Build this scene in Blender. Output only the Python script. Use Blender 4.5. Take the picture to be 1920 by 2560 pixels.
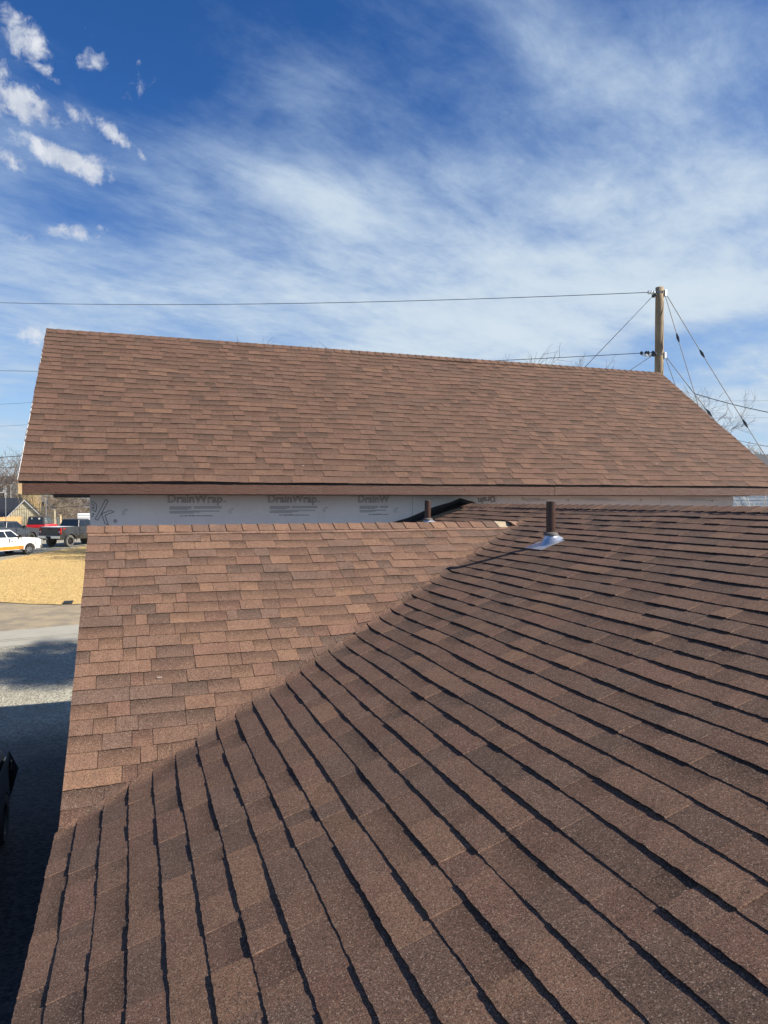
import bpy, bmesh, math, random
from math import radians, sin, cos, tan, pi, sqrt, atan2, asin, hypot
from mathutils import Vector, Matrix, noise

SC = bpy.context.scene
for o in list(bpy.data.objects): bpy.data.objects.remove(o, do_unlink=True)
COL = SC.collection
rnd = random.Random(7)

# ------------------------------------------------------------------ camera
YAW, PITCH, FPX = radians(19.318), math.atan(29.5/1796.5), 1796.5
cam = bpy.data.cameras.new('camera'); cam_o = bpy.data.objects.new('camera', cam); COL.objects.link(cam_o)
cam.sensor_fit = 'VERTICAL'; cam.sensor_height = 36; cam.sensor_width = 27; cam.lens = FPX/2560*36
cam.clip_start = .05; cam.clip_end = 3000
cam_o.location = (0, 0, 0); cam_o.rotation_euler = (pi/2-PITCH, 0, -YAW)
SC.camera = cam_o

# ------------------------------------------------------------------ light, sky, exposure
SUN = Vector((.725, -.395, .564)).normalized()
SUN_STRENGTH, SKY_STRENGTH = 5.0, .055
sl = bpy.data.lights.new('sun', 'SUN'); sl.energy = SUN_STRENGTH; sl.angle = radians(.5); sl.color = (1, .93, .83)
so = bpy.data.objects.new('sun', sl); COL.objects.link(so); so.location = (20, -12, 20)
so.rotation_euler = SUN.to_track_quat('Z', 'Y').to_euler()
SC.view_settings.view_transform = 'Standard'; SC.view_settings.look = 'None'
SC.view_settings.exposure = .8; SC.view_settings.gamma = 1; SC.view_settings.use_curve_mapping = False
SC.cycles.max_bounces = 6; SC.cycles.diffuse_bounces = 3; SC.cycles.use_denoising = True

world = bpy.data.worlds.new('World'); SC.world = world; world.use_nodes = True

class NG:
    """tiny expression helper over a node tree"""
    def __init__(s, t): s.t = t; s.n = t.nodes; s.l = t.links
    def node(s, typ, **kw):
        n = s.n.new(typ)
        for k, v in kw.items(): setattr(n, k, v)
        return n
    def put(s, sock, v):
        if hasattr(v, 'is_output') or isinstance(v, bpy.types.NodeSocket): s.l.new(v, sock)
        else:
            if sock.type in ('RGBA',) and len(v) == 3: v = (*v, 1)
            sock.default_value = v
    def m(s, op, a, b=None, c=None, clamp=False):
        n = s.node('ShaderNodeMath', operation=op); n.use_clamp = clamp
        s.put(n.inputs[0], a)
        if b is not None: s.put(n.inputs[1], b)
        if c is not None: s.put(n.inputs[2], c)
        return n.outputs[0]
    def noise(s, vec, scale, detail=2, rough=.5, dist=0, out='Fac'):
        n = s.node('ShaderNodeTexNoise'); s.put(n.inputs['Vector'], vec); n.inputs['Scale'].default_value = scale
        n.inputs['Detail'].default_value = detail; n.inputs['Roughness'].default_value = rough; n.inputs['Distortion'].default_value = dist
        return n.outputs[out]
    def ramp(s, f, lo, hi, a=0., b=1., smooth=True):
        n = s.node('ShaderNodeMapRange'); n.interpolation_type = 'SMOOTHSTEP' if smooth else 'LINEAR'
        s.put(n.inputs['Value'], f)
        for i, v in zip((1, 2, 3, 4), (lo, hi, a, b)): n.inputs[i].default_value = v
        return n.outputs[0]
    def mix(s, f, a, b, blend='MIX'):
        n = s.node('ShaderNodeMix', data_type='RGBA', blend_type=blend); n.clamp_factor = True
        s.put(n.inputs[0], f); s.put(n.inputs[6], a); s.put(n.inputs[7], b)
        return n.outputs[2]
    def xyz(s, x, y, z=0.):
        n = s.node('ShaderNodeCombineXYZ'); s.put(n.inputs[0], x); s.put(n.inputs[1], y); s.put(n.inputs[2], z); return n.outputs[0]
    def vscale(s, v, sc):
        n = s.node('ShaderNodeVectorMath', operation='MULTIPLY'); s.put(n.inputs[0], v); n.inputs[1].default_value = sc; return n.outputs[0]

def px_dir(x, y):
    """direction in the place of a point measured in the photograph"""
    r, u, f = (x-960)/FPX, -(y-1280)/FPX, 1.
    F = f*cos(PITCH)+u*sin(PITCH); U = u*cos(PITCH)-f*sin(PITCH)
    return Vector((r*cos(YAW)+F*sin(YAW), -r*sin(YAW)+F*cos(YAW), U))
def P(x, y, F): return px_dir(x, y)*F
def to_px(p):
    r = p[0]*cos(YAW)-p[1]*sin(YAW); F = p[0]*sin(YAW)+p[1]*cos(YAW)
    F2 = F*cos(PITCH)-p[2]*sin(PITCH); U2 = p[2]*cos(PITCH)+F*sin(PITCH)
    if F2 < .1: return None
    return 960+FPX*r/F2, 1280-FPX*U2/F2

def build_sky():
    g = NG(world.node_tree); g.n.clear()
    out = g.node('ShaderNodeOutputWorld'); bg = g.node('ShaderNodeBackground'); bg.inputs['Strength'].default_value = SKY_STRENGTH
    g.l.new(bg.outputs[0], out.inputs[0])
    sky = g.node('ShaderNodeTexSky', sky_type='NISHITA'); sky.sun_disc = False
    sky.sun_elevation = asin(SUN.z); sky.sun_rotation = atan2(SUN.x, SUN.y); sky.altitude = 1400
    sky.air_density = 1.0; sky.dust_density = .25; sky.ozone_density = 2.2
    tc = g.node('ShaderNodeTexCoord'); sep = g.node('ShaderNodeSeparateXYZ'); g.l.new(tc.outputs['Generated'], sep.inputs[0])
    dx, dy, dz = sep.outputs
    az = g.m('ARCTAN2', dx, dy); el = g.m('ARCSINE', dz)
    den = g.m('ADD', g.m('MAXIMUM', dz, 0.), .10)
    u = g.m('DIVIDE', dx, den); v = g.m('DIVIDE', dy, den)
    base = g.node('ShaderNodeHueSaturation'); base.inputs['Saturation'].default_value = 1.32; base.inputs['Hue'].default_value = .512; base.inputs['Value'].default_value = 1.45
    g.l.new(sky.outputs[0], base.inputs['Color'])
    # high cirrus sheet, laid out on a plane overhead; streaks run down to the right
    an = radians(28)
    s1 = g.m('ADD', g.m('MULTIPLY', u, cos(an)), g.m('MULTIPLY', v, sin(an)))
    s2 = g.m('SUBTRACT', g.m('MULTIPLY', v, cos(an)), g.m('MULTIPLY', u, sin(an)))
    big = g.noise(g.xyz(g.m('MULTIPLY', s1, .75), s2, 3.1), .62, 3, .5, .35)
    mid = g.noise(g.xyz(g.m('MULTIPLY', s1, .8), s2, 7.7), 1.9, 7, .6, .25)
    fine = g.noise(g.xyz(g.m('MULTIPLY', s1, .55), s2, 1.7), 6.0, 7, .66, .25)
    # coverage: little cloud high on the left, a broad veil low and to the right
    cov = g.m('ADD', g.m('MULTIPLY', g.ramp(el, radians(42), radians(14)), .52), g.m('MULTIPLY', g.ramp(az, radians(-12), radians(46)), .17))
    def bump(ca, ce, wa, we, amp, tilt=0.):
        a = g.m('SUBTRACT', az, ca); e = g.m('SUBTRACT', el, ce)
        ct, st = cos(tilt), sin(tilt)
        p = g.m('DIVIDE', g.m('ADD', g.m('MULTIPLY', a, ct), g.m('MULTIPLY', e, st)), wa)
        q = g.m('DIVIDE', g.m('SUBTRACT', g.m('MULTIPLY', e, ct), g.m('MULTIPLY', a, st)), we)
        r2 = g.m('ADD', g.m('MULTIPLY', p, p), g.m('MULTIPLY', q, q))
        return g.m('MULTIPLY', g.m('EXPONENT', g.m('MULTIPLY', r2, -1.)), amp)
    def ae(x, y):
        d = px_dir(x, y).normalized(); return atan2(d.x, d.y), asin(d.z)
    for (x, y, w, h, amp, t) in [(620, 150, 420, 200, .02, -.3), (700, 220, 200, 60, .10, -.5), (1560, 800, 620, 150, .17, .05), (1000, 500, 560, 110, .10, -.15),
                                 (1330, 300, 300, 90, -.10, -.4), (1500, 120, 420, 110, .05, .1), (1850, 830, 260, 45, -.40, .12),
                                 (120, 520, 260, 60, -.2, 0), (850, 770, 420, 60, .12, -.1), (1700, 930, 420, 40, -.16, 0),
                                 (300, 130, 300, 230, -.3, 0), (1350, 560, 260, 40, -.12, -.3)]:
        a, e = ae(x, y); cov = g.m('ADD', cov, bump(a, e, w/FPX, h/FPX, amp, t))
    dens = g.m('ADD', g.m('ADD', cov, g.m('MULTIPLY', g.m('SUBTRACT', big, .5), .95)), g.m('ADD', g.m('MULTIPLY', g.m('SUBTRACT', mid, .5), 1.05), g.m('MULTIPLY', g.m('SUBTRACT', fine, .5), .6)))
    veil = g.ramp(dens, .04, .86, 0., .95)
    # small fair-weather puffs low over the left
    wv = g.xyz(g.m('MULTIPLY', az, 1.), g.m('MULTIPLY', el, 1.), 0.)
    pn = g.noise(wv, 16, 8, .62, .3); pf = g.noise(wv, 60, 6, .65, .4)
    puff = None
    for (x, y, w, h, amp, t) in [(45, 85, 62, 42, 1, -.35), (240, 150, 60, 26, .8, .3), (115, 178, 40, 15, .62, -.4), (245, 95, 40, 12, .55, -.4),
                                 (60, 262, 110, 36, 1.05, -.25), (190, 285, 48, 24, .85, -.3), (290, 338, 60, 18, .75, -.5), (5, 190, 26, 34, .7, 0),
                                 (165, 398, 110, 30, 1.15, -.22), (20, 400, 50, 28, .6, 0), (350, 385, 30, 12, .5, -.7), (170, 578, 75, 22, .7, 0),
                                 (60, 590, 55, 20, .55, 0), (255, 572, 22, 14, .6, 0), (80, 840, 150, 36, .55, -.1), (60, 985, 110, 22, .4, 0), (330, 180, 60, 80, .3, 0)]:
        a, e = ae(x, y); b = bump(a, e, w/FPX, h/FPX, amp, t); puff = b if puff is None else g.m('MAXIMUM', puff, b)
    pd = g.m('ADD', puff, g.m('ADD', g.m('MULTIPLY', g.m('SUBTRACT', pn, .5), 1.5), g.m('MULTIPLY', g.m('SUBTRACT', pf, .5), 1.2)))
    pm = g.m('MULTIPLY', g.ramp(pd, .38, 1.0, 0., .97), g.ramp(puff, .04, .3))
    k = .58/SKY_STRENGTH
    hz = g.ramp(el, radians(22), radians(2), 0., .35)
    blue = g.mix(hz, base.outputs[0], (.50*k, .68*k, .86*k))
    ccol = g.mix(g.ramp(dens, .3, 1.1), (.42*k, .56*k, .76*k), (.68*k, .78*k, .86*k))
    c1 = g.mix(veil, blue, ccol)
    pc = g.mix(g.ramp(pn, .3, .7), (.48*k, .54*k, .67*k), (.80*k, .83*k, .88*k))
    c2 = g.mix(pm, c1, pc)
    g.put(bg.inputs['Color'], c2)
    g.n  # keep
build_sky()

# ------------------------------------------------------------------ materials
def mat(name, color, rough=.8, metal=0., spec=None, bump=None, vary=None, coat=0.):
    m = bpy.data.materials.new(name); m.use_nodes = True; g = NG(m.node_tree); b = g.n['Principled BSDF']
    b.inputs['Base Color'].default_value = (*color, 1); b.inputs['Roughness'].default_value = rough; b.inputs['Metallic'].default_value = metal
    if spec is not None: b.inputs['Specular IOR Level'].default_value = spec
    if coat: b.inputs['Coat Weight'].default_value = coat; b.inputs['Coat Roughness'].default_value = .08
    geo = g.node('ShaderNodeNewGeometry').outputs['Position']
    if vary:
        scale, amt, col2 = vary
        f = g.ramp(g.noise(geo, scale, 5, .6), .35, .68, 0, amt)
        g.put(b.inputs['Base Color'], g.mix(f, color, col2))
    if bump:
        scale, dist = bump
        bn = g.node('ShaderNodeBump'); bn.inputs['Distance'].default_value = dist; bn.inputs['Strength'].default_value = .7
        g.l.new(g.noise(geo, scale, 4, .6), bn.inputs['Height']); g.l.new(bn.outputs[0], b.inputs['Normal'])
    return m

def shingle_mat(name, mul=(1, 1, 1)):
    m = bpy.data.materials.new(name); m.use_nodes = True; g = NG(m.node_tree); b = g.n['Principled BSDF']
    b.inputs['Roughness'].default_value = .88; b.inputs['Specular IOR Level'].default_value = .28
    pos = g.node('ShaderNodeNewGeometry').outputs['Position']
    at = g.node('ShaderNodeAttribute'); at.attribute_name = 'tint'
    n1 = g.noise(pos, 310, 2, .7); n2 = g.noise(pos, 120, 2, .6); n3 = g.noise(pos, 5.5, 4, .6); n4 = g.noise(pos, 34, 3, .6)
    sp = g.m('ADD', g.m('MULTIPLY', g.m('SUBTRACT', n1, .5), 3.6), g.m('MULTIPLY', g.m('SUBTRACT', n2, .5), 1.6))
    sp = g.m('ADD', sp, g.m('MULTIPLY', g.m('SUBTRACT', n3, .5), .55)); sp = g.m('ADD', sp, g.m('MULTIPLY', g.m('SUBTRACT', n4, .5), .45))
    f = g.m('MAXIMUM', g.m('ADD', sp, 1.), .18)
    vm = g.node('ShaderNodeVectorMath', operation='SCALE'); g.l.new(at.outputs['Color'], vm.inputs[0]); g.l.new(f, vm.inputs['Scale'])
    col = g.vscale(vm.outputs[0], mul)
    # pale and near-black granules scattered through the surface
    vo = g.node('ShaderNodeTexVoronoi'); g.put(vo.inputs['Vector'], pos); vo.inputs['Scale'].default_value = 260
    sv = g.node('ShaderNodeSeparateColor'); g.l.new(vo.outputs['Color'], sv.inputs[0])
    c = g.mix(g.ramp(sv.outputs[0], .90, .96, 0, .55), col, (.36, .27, .20))
    c = g.mix(g.ramp(sv.outputs[1], .80, .92, 0, .6), c, (.02, .015, .013))
    g.put(b.inputs['Base Color'], c)
    bn = g.node('ShaderNodeBump'); bn.inputs['Distance'].default_value = .0011; bn.inputs['Strength'].default_value = .8
    g.l.new(n1, bn.inputs['Height']); g.l.new(bn.outputs[0], b.inputs['Normal'])
    return m

M = {}
M['shingle'] = shingle_mat('shingle_granules')
M['shingle_far'] = shingle_mat('shingle_granules_far', (.64, .625, .64))
M['deck'] = mat('roof_underlay', (.03, .026, .024), .9)
M['membrane'] = mat('black_membrane', (.012, .012, .014), .55, bump=(30, .006))
M['fascia'] = None
M['wrap'] = mat('wrap_sheet', (.86, .85, .83), .75, bump=(4.5, .05), vary=(1.6, .35, (.74, .72, .69)))
M['ink'] = mat('wrap_ink', (.12, .11, .12), .8)
M['ink_grey'] = mat('wrap_ink_grey', (.45, .45, .47), .8)
M['pipe'] = mat('brown_vent_pipe', (.040, .017, .011), .38, vary=(60, .4, (.10, .05, .03)), bump=(90, .002))
M['galv'] = mat('galvanised_metal', (.70, .71, .72), .30, .75, bump=(14, .004))
M['rubber'] = mat('rubber_collar', (.10, .09, .085), .7)
M['raw_wood'] = mat('raw_pine', (.66, .46, .24), .8, vary=(25, .6, (.5, .32, .16)))
M['trim_metal'] = mat('dark_drip_metal', (.012, .011, .011), .5)
M['white_trim'] = mat('white_trim', (.75, .75, .73), .5)
M['siding_side'] = mat('side_wall_board', (.35, .33, .31), .85)
M['soffit'] = mat('soffit_board', (.16, .13, .12), .85)

def wood_fascia():
    m = bpy.data.materials.new('brown_stained_board'); m.use_nodes = True; g = NG(m.node_tree); b = g.n['Principled BSDF']
    pos = g.node('ShaderNodeNewGeometry').outputs['Position']
    v = g.vscale(pos, (1, 1, 5.5))
    n = g.noise(v, 16, 6, .7, 1.2); n2 = g.noise(v, 90, 3, .6, .4)
    g.put(b.inputs['Base Color'], g.mix(g.ramp(n, .3, .7), (.060, .021, .010), (.115, .045, .024)))
    b.inputs['Roughness'].default_value = .44; b.inputs['Specular IOR Level'].default_value = .5
    bn = g.node('ShaderNodeBump'); bn.inputs['Distance'].default_value = .010; bn.inputs['Strength'].default_value = .9
    g.l.new(g.m('ADD', n, g.m('MULTIPLY', n2, .4)), bn.inputs['Height']); g.l.new(bn.outputs[0], b.inputs['Normal'])
    return m
M['fascia'] = wood_fascia()

# ------------------------------------------------------------------ mesh helpers
class MB:
    def __init__(s): s.v = []; s.f = []; s.m = []; s.c = []; s.mats = []
    def mi(s, m):
        if m not in s.mats: s.mats.append(m)
        return s.mats.index(m)
    def face(s, idx, m, col=None): s.f.append(tuple(idx)); s.m.append(s.mi(m)); s.c.append(col)
    def poly(s, pts, m, col=None):
        n = len(s.v); s.v += [tuple(p) for p in pts]; s.face(range(n, n+len(pts)), m, col)
    def box(s, a, b, m, col=None, mx=None):
        (x0, y0, z0), (x1, y1, z1) = a, b
        q = [(x0, y0, z0), (x1, y0, z0), (x1, y1, z0), (x0, y1, z0), (x0, y0, z1), (x1, y0, z1), (x1, y1, z1), (x0, y1, z1)]
        if mx is not None: q = [tuple(mx @ Vector(p)) for p in q]
        n = len(s.v); s.v += q
        for f in ((0, 3, 2, 1), (4, 5, 6, 7), (0, 1, 5, 4), (1, 2, 6, 5), (2, 3, 7, 6), (3, 0, 4, 7)): s.face([n+i for i in f], m, col)
    def tube(s, p, q, r0, r1, m, k=8, cap=False, col=None):
        p, q = Vector(p), Vector(q); d = (q-p)
        if d.length < 1e-6: return
        d.normalize(); a = d.orthogonal().normalized(); b = d.cross(a); n = len(s.v)
        for c, r in ((p, r0), (q, r1)):
            for i in range(k):
                t = 2*pi*i/k; s.v.append(tuple(c+a*(r*cos(t))+b*(r*sin(t))))
        for i in range(k): j = (i+1) % k; s.face((n+i, n+j, n+k+j, n+k+i), m, col)
        if cap: s.face([n+i for i in range(k)][::-1], m, col); s.face([n+k+i for i in range(k)], m, col)
    def rings(s, rings, m, closed=True, cap=False, col=None):
        n = len(s.v); k = len(rings[0])
        for r in rings: s.v += [tuple(p) for p in r]
        for a in range(len(rings)-1):
            for i in range(k if closed else k-1):
                j = (i+1) % k; s.face((n+a*k+i, n+a*k+j, n+(a+1)*k+j, n+(a+1)*k+i), m, col)
        if cap: s.face([n+i for i in range(k)][::-1], m, col); s.face([n+(len(rings)-1)*k+i for i in range(k)], m, col)
    def build(s, name, parent=None, smooth=False, origin=None, bevel=0):
        me = bpy.data.meshes.new(name)
        O = Vector(origin) if origin is not None else Vector((0, 0, 0))
        me.from_pydata([tuple(Vector(p)-O) for p in s.v], [], s.f)
        for m in s.mats: me.materials.append(m)
        me.polygons.foreach_set('material_index', s.m)
        if any(c is not None for c in s.c):
            ca = me.color_attributes.new('tint', 'FLOAT_COLOR', 'CORNER'); buf = []
            for f, c in zip(s.f, s.c):
                if c is None: c = (.2, .15, .12)
                if isinstance(c, list): buf += [x for q in c for x in (*q, 1.)]
                else: buf += [*c, 1.]*len(f)
            ca.data.foreach_set('color', buf)
        if smooth: me.polygons.foreach_set('use_smooth', [True]*len(me.polygons))
        me.update()
        o = bpy.data.objects.new(name, me); COL.objects.link(o); o.location = O
        if parent is not None: attach(o, parent)
        if bevel:
            md = o.modifiers.new('bevel', 'BEVEL'); md.width = bevel; md.segments = 2; md.limit_method = 'ANGLE'
        return o
WLOC = {}
def attach(o, parent):
    """keep the world position; every parent here is unrotated unless it is a vehicle built in its own space"""
    w = Vector(o.location); o.parent = parent; q = parent; off = Vector((0, 0, 0))
    while q is not None: off += Vector(q.location); q = q.parent
    o.location = w-off
def empty(name, loc, label=None, cat=None, group=None):
    o = bpy.data.objects.new(name, None); COL.objects.link(o); o.location = loc; o.empty_display_size = .2
    tag(o, label, cat, group); return o
def tag(o, label=None, cat=None, group=None, kind=None):
    for k, v in (('label', label), ('category', cat), ('group', group), ('kind', kind)):
        if v: o[k] = v
    return o

# ------------------------------------------------------------------ the near roof: measures
E = .143
Xe, he, aR = -.43, 1.841, radians(18.587)
Y0, hL, aL, XL = 4.144, 1.882, radians(26.667), -.392
tR, tL = tan(aR), tan(aL)
XR, YRL, YEND = 4.86, 7.385, 9.74
ZR0 = -he
def zRp(X): return -he+(X-Xe)*tR if X <= XR else -he+(2*XR-X-Xe)*tR
ZRL = -hL+(YRL-Y0)*tL
def zLp(Y): return min(-hL+(Y-Y0)*tL, ZRL-(Y-YRL)*tL)
def H(X, Y):
    a, b = zRp(X), zLp(Y); k = .06
    if X < Xe-.001: b = -9
    d = abs(a-b); m = max(a, b)
    return m+(k*(1-d/k)**2*.25 if d < k else 0)

BROWN = [((.235, .128, .085), 5), ((.27, .15, .10), 4), ((.20, .115, .082), 4), ((.165, .105, .082), 4), ((.13, .09, .075), 2), ((.31, .175, .11), 2), ((.36, .20, .12), .8), ((.245, .125, .09), 3)]
def pick_brown(raised, r=rnd):
    tot = sum(w for _, w in BROWN); x = r.random()*tot
    for c, w in BROWN:
        x -= w
        if x <= 0: break
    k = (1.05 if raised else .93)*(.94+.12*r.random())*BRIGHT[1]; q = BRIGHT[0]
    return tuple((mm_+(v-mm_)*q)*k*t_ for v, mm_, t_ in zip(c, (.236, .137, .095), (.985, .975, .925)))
BRIGHT = [.5, .92]

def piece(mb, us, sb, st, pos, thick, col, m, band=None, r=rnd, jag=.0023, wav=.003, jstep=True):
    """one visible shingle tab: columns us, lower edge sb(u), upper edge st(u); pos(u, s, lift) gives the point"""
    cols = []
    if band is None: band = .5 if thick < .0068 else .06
    ph = r.random()*100
    for i, u in enumerate(us):
        b, t = sb[i], st[i]
        cut = b > sb_min(sb)+.004
        j = 0 if cut else (r.random()-.5)*2*jag
        lift = thick+(.004 if cut else 0)+wav*noise.noise(Vector((u*3.3+ph, ph, 0)))+(0 if cut else (r.random()-.5)*.0012)
        lift = max(.0025, lift)
        cols.append((pos(u, b+j, lift), pos(u, b+(t-b)*.22, lift*.86), pos(u, t, .0012), pos(u, b+j, -.003), pos(u, t, -.003)))
    n = len(mb.v)
    for c in cols: mb.v += [tuple(p) for p in c]
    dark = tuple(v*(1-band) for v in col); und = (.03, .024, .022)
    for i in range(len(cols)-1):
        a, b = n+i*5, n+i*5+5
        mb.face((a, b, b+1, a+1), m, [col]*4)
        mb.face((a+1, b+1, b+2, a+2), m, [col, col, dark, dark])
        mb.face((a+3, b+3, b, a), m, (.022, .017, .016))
    a = n; mb.face((a+3, a, a+1, a+2), m, tuple(min(.4, v*1.25+.02) for v in col))
    a = n+5*(len(cols)-1); mb.face((a+3, a+2, a+1, a), m, col)
def sb_min(sb): return min(sb)

def area_px(pts):
    q = [to_px(p) for p in pts]
    if any(x is None for x in q): return 0
    cx = sum(x[0] for x in q)/len(q); cy = sum(x[1] for x in q)/len(q)
    if not (-20 < cx < 1940 and -20 < cy < 2580): return 0
    return abs(sum(q[i][0]*q[(i+1) % len(q)][1]-q[(i+1) % len(q)][0]*q[i][1] for i in range(len(q))))/2

def build_slope(pieces, mtl, parent, keep=300):
    """pieces: list of (area, MB). The ones that show largest become parts, the rest one joined field"""
    pieces.sort(key=lambda p: -p[0])
    for a, mb in pieces[:keep]:
        c = sum((Vector(v) for v in mb.v), Vector())/len(mb.v)
        mb.build('shingle', parent, origin=c)
    rest = MB()
    for a, mb in pieces[keep:]:
        n = len(rest.v); rest.v += mb.v
        for f, c in zip(mb.f, mb.c): rest.face([n+i for i in f], mtl, c)
    return rest

# ------------------------------------------------------------------ near house
house = empty('house', (2, 6, -5.3), 'brown shingled roof of the near low house, with a valley and two brown vent pipes', 'house')
deck = MB()
def grid(mb, x0, x1, nx, y0, y1, ny, fz, m, ok=lambda x, y: True):
    n = len(mb.v)
    for i in range(nx+1):
        for j in range(ny+1):
            x = x0+(x1-x0)*i/nx; y = y0+(y1-y0)*j/ny; mb.v.append((x, y, fz(x, y)))
    for i in range(nx):
        for j in range(ny):
            if ok(x0+(x1-x0)*(i+.5)/nx, y0+(y1-y0)*(j+.5)/ny):
                a = n+i*(ny+1)+j; mb.face((a, a+ny+1, a+ny+2, a+1), m)
grid(deck, Xe+.045, XR, 60, -2.5, Y0, 60, lambda x, y: H(x, y)-.014, M['deck'])
grid(deck, XL+.014, XR, 60, Y0, 10.25, 70, lambda x, y: H(x, y)-.014, M['deck'])
grid(deck, XR, XR*2-Xe, 8, -2.5, 10.25, 8, lambda x, y: zRp(x)-.006, M['deck'])
roof_near = deck.build('roof_slope', house, origin=(2, 5, -1))
# underside and eave board keep the roof from being a bare sheet
eb = MB(); eb.box((Xe+.045, -2.5, -he-.165), (Xe+.08, Y0-.02, -he-.005), M['fascia'])
eb.box((Xe+.08, -2.5, -he-.17), (.12, Y0, -he-.15), M['soffit'])
eb.build('eave_board', house)
rb = MB()
for (ya, za, yb, zb) in ((Y0, -hL, YRL, ZRL), (YRL, ZRL, 10.2, zLp(10.2))):
    n = len(rb.v)
    for x in (XL+.012, XL+.04):
        rb.v += [(x, ya, za-.012), (x, yb, zb-.012), (x, yb, zb-.16), (x, ya, za-.16)]
    for f in ((0, 1, 2, 3), (7, 6, 5, 4), (3, 2, 6, 7), (0, 4, 5, 1)): rb.face([n+i for i in f], M['fascia'])
rb.build('rake_board', house)
nw = MB()
nw.poly([(.1, -2.5, -5.45), (.1, Y0, -5.45), (.1, Y0, -he-.1), (.1, -2.5, -he-.1)], M['siding_side'])
nw.poly([(.1, Y0, -5.45), (.1, 10.2, -5.45), (.1, 10.2, zLp(10.2)-.03), (.1, YRL, ZRL-.03), (.1, Y0, -hL-.03)], M['siding_side'])
nw.poly([(.1, -2.4, -5.45), (9.6, -2.4, -5.45), (9.6, -2.4, -he-.1), (XR, -2.4, zRp(XR)-.04), (.1, -2.4, -he-.05)], M['siding_side'])
nw.poly([(9.6, -2.4, -5.45), (9.6, 10.2, -5.45), (9.6, 10.2, -he-.1), (9.6, -2.4, -he-.1)], M['siding_side'])
nw.build('wall', house)

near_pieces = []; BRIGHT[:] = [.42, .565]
def cutpoints(u0, u1, step, extra):
    n = max(2, int(round((u1-u0)/step))); us = [u0+(u1-u0)*i/n for i in range(n+1)]
    us += [x for x in extra if u0+.001 < x < u1-.001]; return sorted(us)
# slope facing the drive: courses run away from the viewer (u = Y)
sR, cR = sin(aR), cos(aR)
def wv(a, b, k_=.004): return k_*noise.noise(Vector((a*.9, b*1.3, 4.2)))
def posR(u, s, lift): s += wv(u, s, .010); X = Xe+s*cR; return (X-lift*sR, u, H(X, u)+lift*cR+wv(u*1.3, s*.9, .010))
def s_v_R(Y): return (zLp(Y)-ZR0)/sR     # slope distance at which the valley is met
NR = 39
for k in range(NR):
    s0, s1 = k*E, (k+1)*E+.018
    if k == 0: s0 = .027
    if k == NR-1: s1 = (XR-Xe)/cR
    # where does the valley cut this course?
    yv = []
    for s in (max(s0, 0), s1):
        z = ZR0+s*sR
        if z < ZRL: yv += [Y0+(z+hL)/tL, YRL+(ZRL-z)/tL]
    y = -1.6+rnd.random()*.2; raised = rnd.random() < .5
    yend = YEND+(rnd.random()-.5)*.05-(.0 if k < 30 else (k-30)*.006)
    while y < yend:
        w = rnd.choice((.12, .16, .2, .24, .28, .34, .42))*(.85+.3*rnd.random())
        y1 = min(y+w, yend)
        if yend-y1 < .05: y1 = yend
        near = y < 5.5
        us = cutpoints(y+.0006, y1-.0006, .022 if near else .04, yv)
        sb = [max(s0, s_v_R(u)) if u > Y0-.3 else s0 for u in us]; st = [s1]*len(us)
        keepi = [i for i in range(len(us)) if sb[i] < s1-.002]
        runs = []
        for i in keepi:
            if runs and runs[-1][-1] == i-1: runs[-1].append(i)
            else: runs.append([i])
        for rn in runs:
            if len(rn) < 2: continue
            mb = MB(); u2 = [us[i] for i in rn]
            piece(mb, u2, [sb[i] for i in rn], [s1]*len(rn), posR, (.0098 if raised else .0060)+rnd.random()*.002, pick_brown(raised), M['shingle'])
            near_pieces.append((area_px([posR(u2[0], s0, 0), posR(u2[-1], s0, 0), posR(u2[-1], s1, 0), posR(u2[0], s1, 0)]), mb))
        y = y1; raised = not raised if rnd.random() < .72 else raised
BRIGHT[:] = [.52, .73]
# slope facing the viewer: courses run left to right (u = X)
sL, cL = sin(aL), cos(aL)
def posL(u, s, lift): s += wv(u+9, s, .012); Y = Y0+s*cL; return (u, Y-lift*sL, H(u, Y)+lift*cL+wv(Y*1.3, (u-Xe)*.9, .006))
def s_v_L(X): return (zRp(X)+hL)/sL
NL = 26
for k in range(NL):
    s0, s1 = k*E, (k+1)*E+.018
    if k == NL-1: s1 = (YRL-Y0)/cL
    xv = [Xe+(-hL+s*sL+he)/tR for s in (s0, s1)]
    x = XL+(rnd.random()-.5)*.006; raised = rnd.random() < .5; first = True
    xend = xv[1]
    while x < xend-.01:
        w = rnd.choice((.10, .14, .18, .22, .28, .34))*(.85+.3*rnd.random())
        x1 = min(x+w, xend)
        us = cutpoints(x+.0016, x1-.0016, .03, xv)
        sb = [max(s0, s_v_L(u)) for u in us]
        idx = [i for i in range(len(us)) if sb[i] < s1-.002]
        if len(idx) >= 2:
            mb = MB(); u2 = [us[i] for i in idx]
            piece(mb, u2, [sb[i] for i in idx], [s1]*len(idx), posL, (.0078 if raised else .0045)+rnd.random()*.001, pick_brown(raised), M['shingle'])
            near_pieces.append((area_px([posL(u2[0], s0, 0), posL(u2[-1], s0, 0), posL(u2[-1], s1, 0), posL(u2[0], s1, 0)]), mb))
        x = x1; raised = not raised if rnd.random() < .72 else raised
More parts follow.
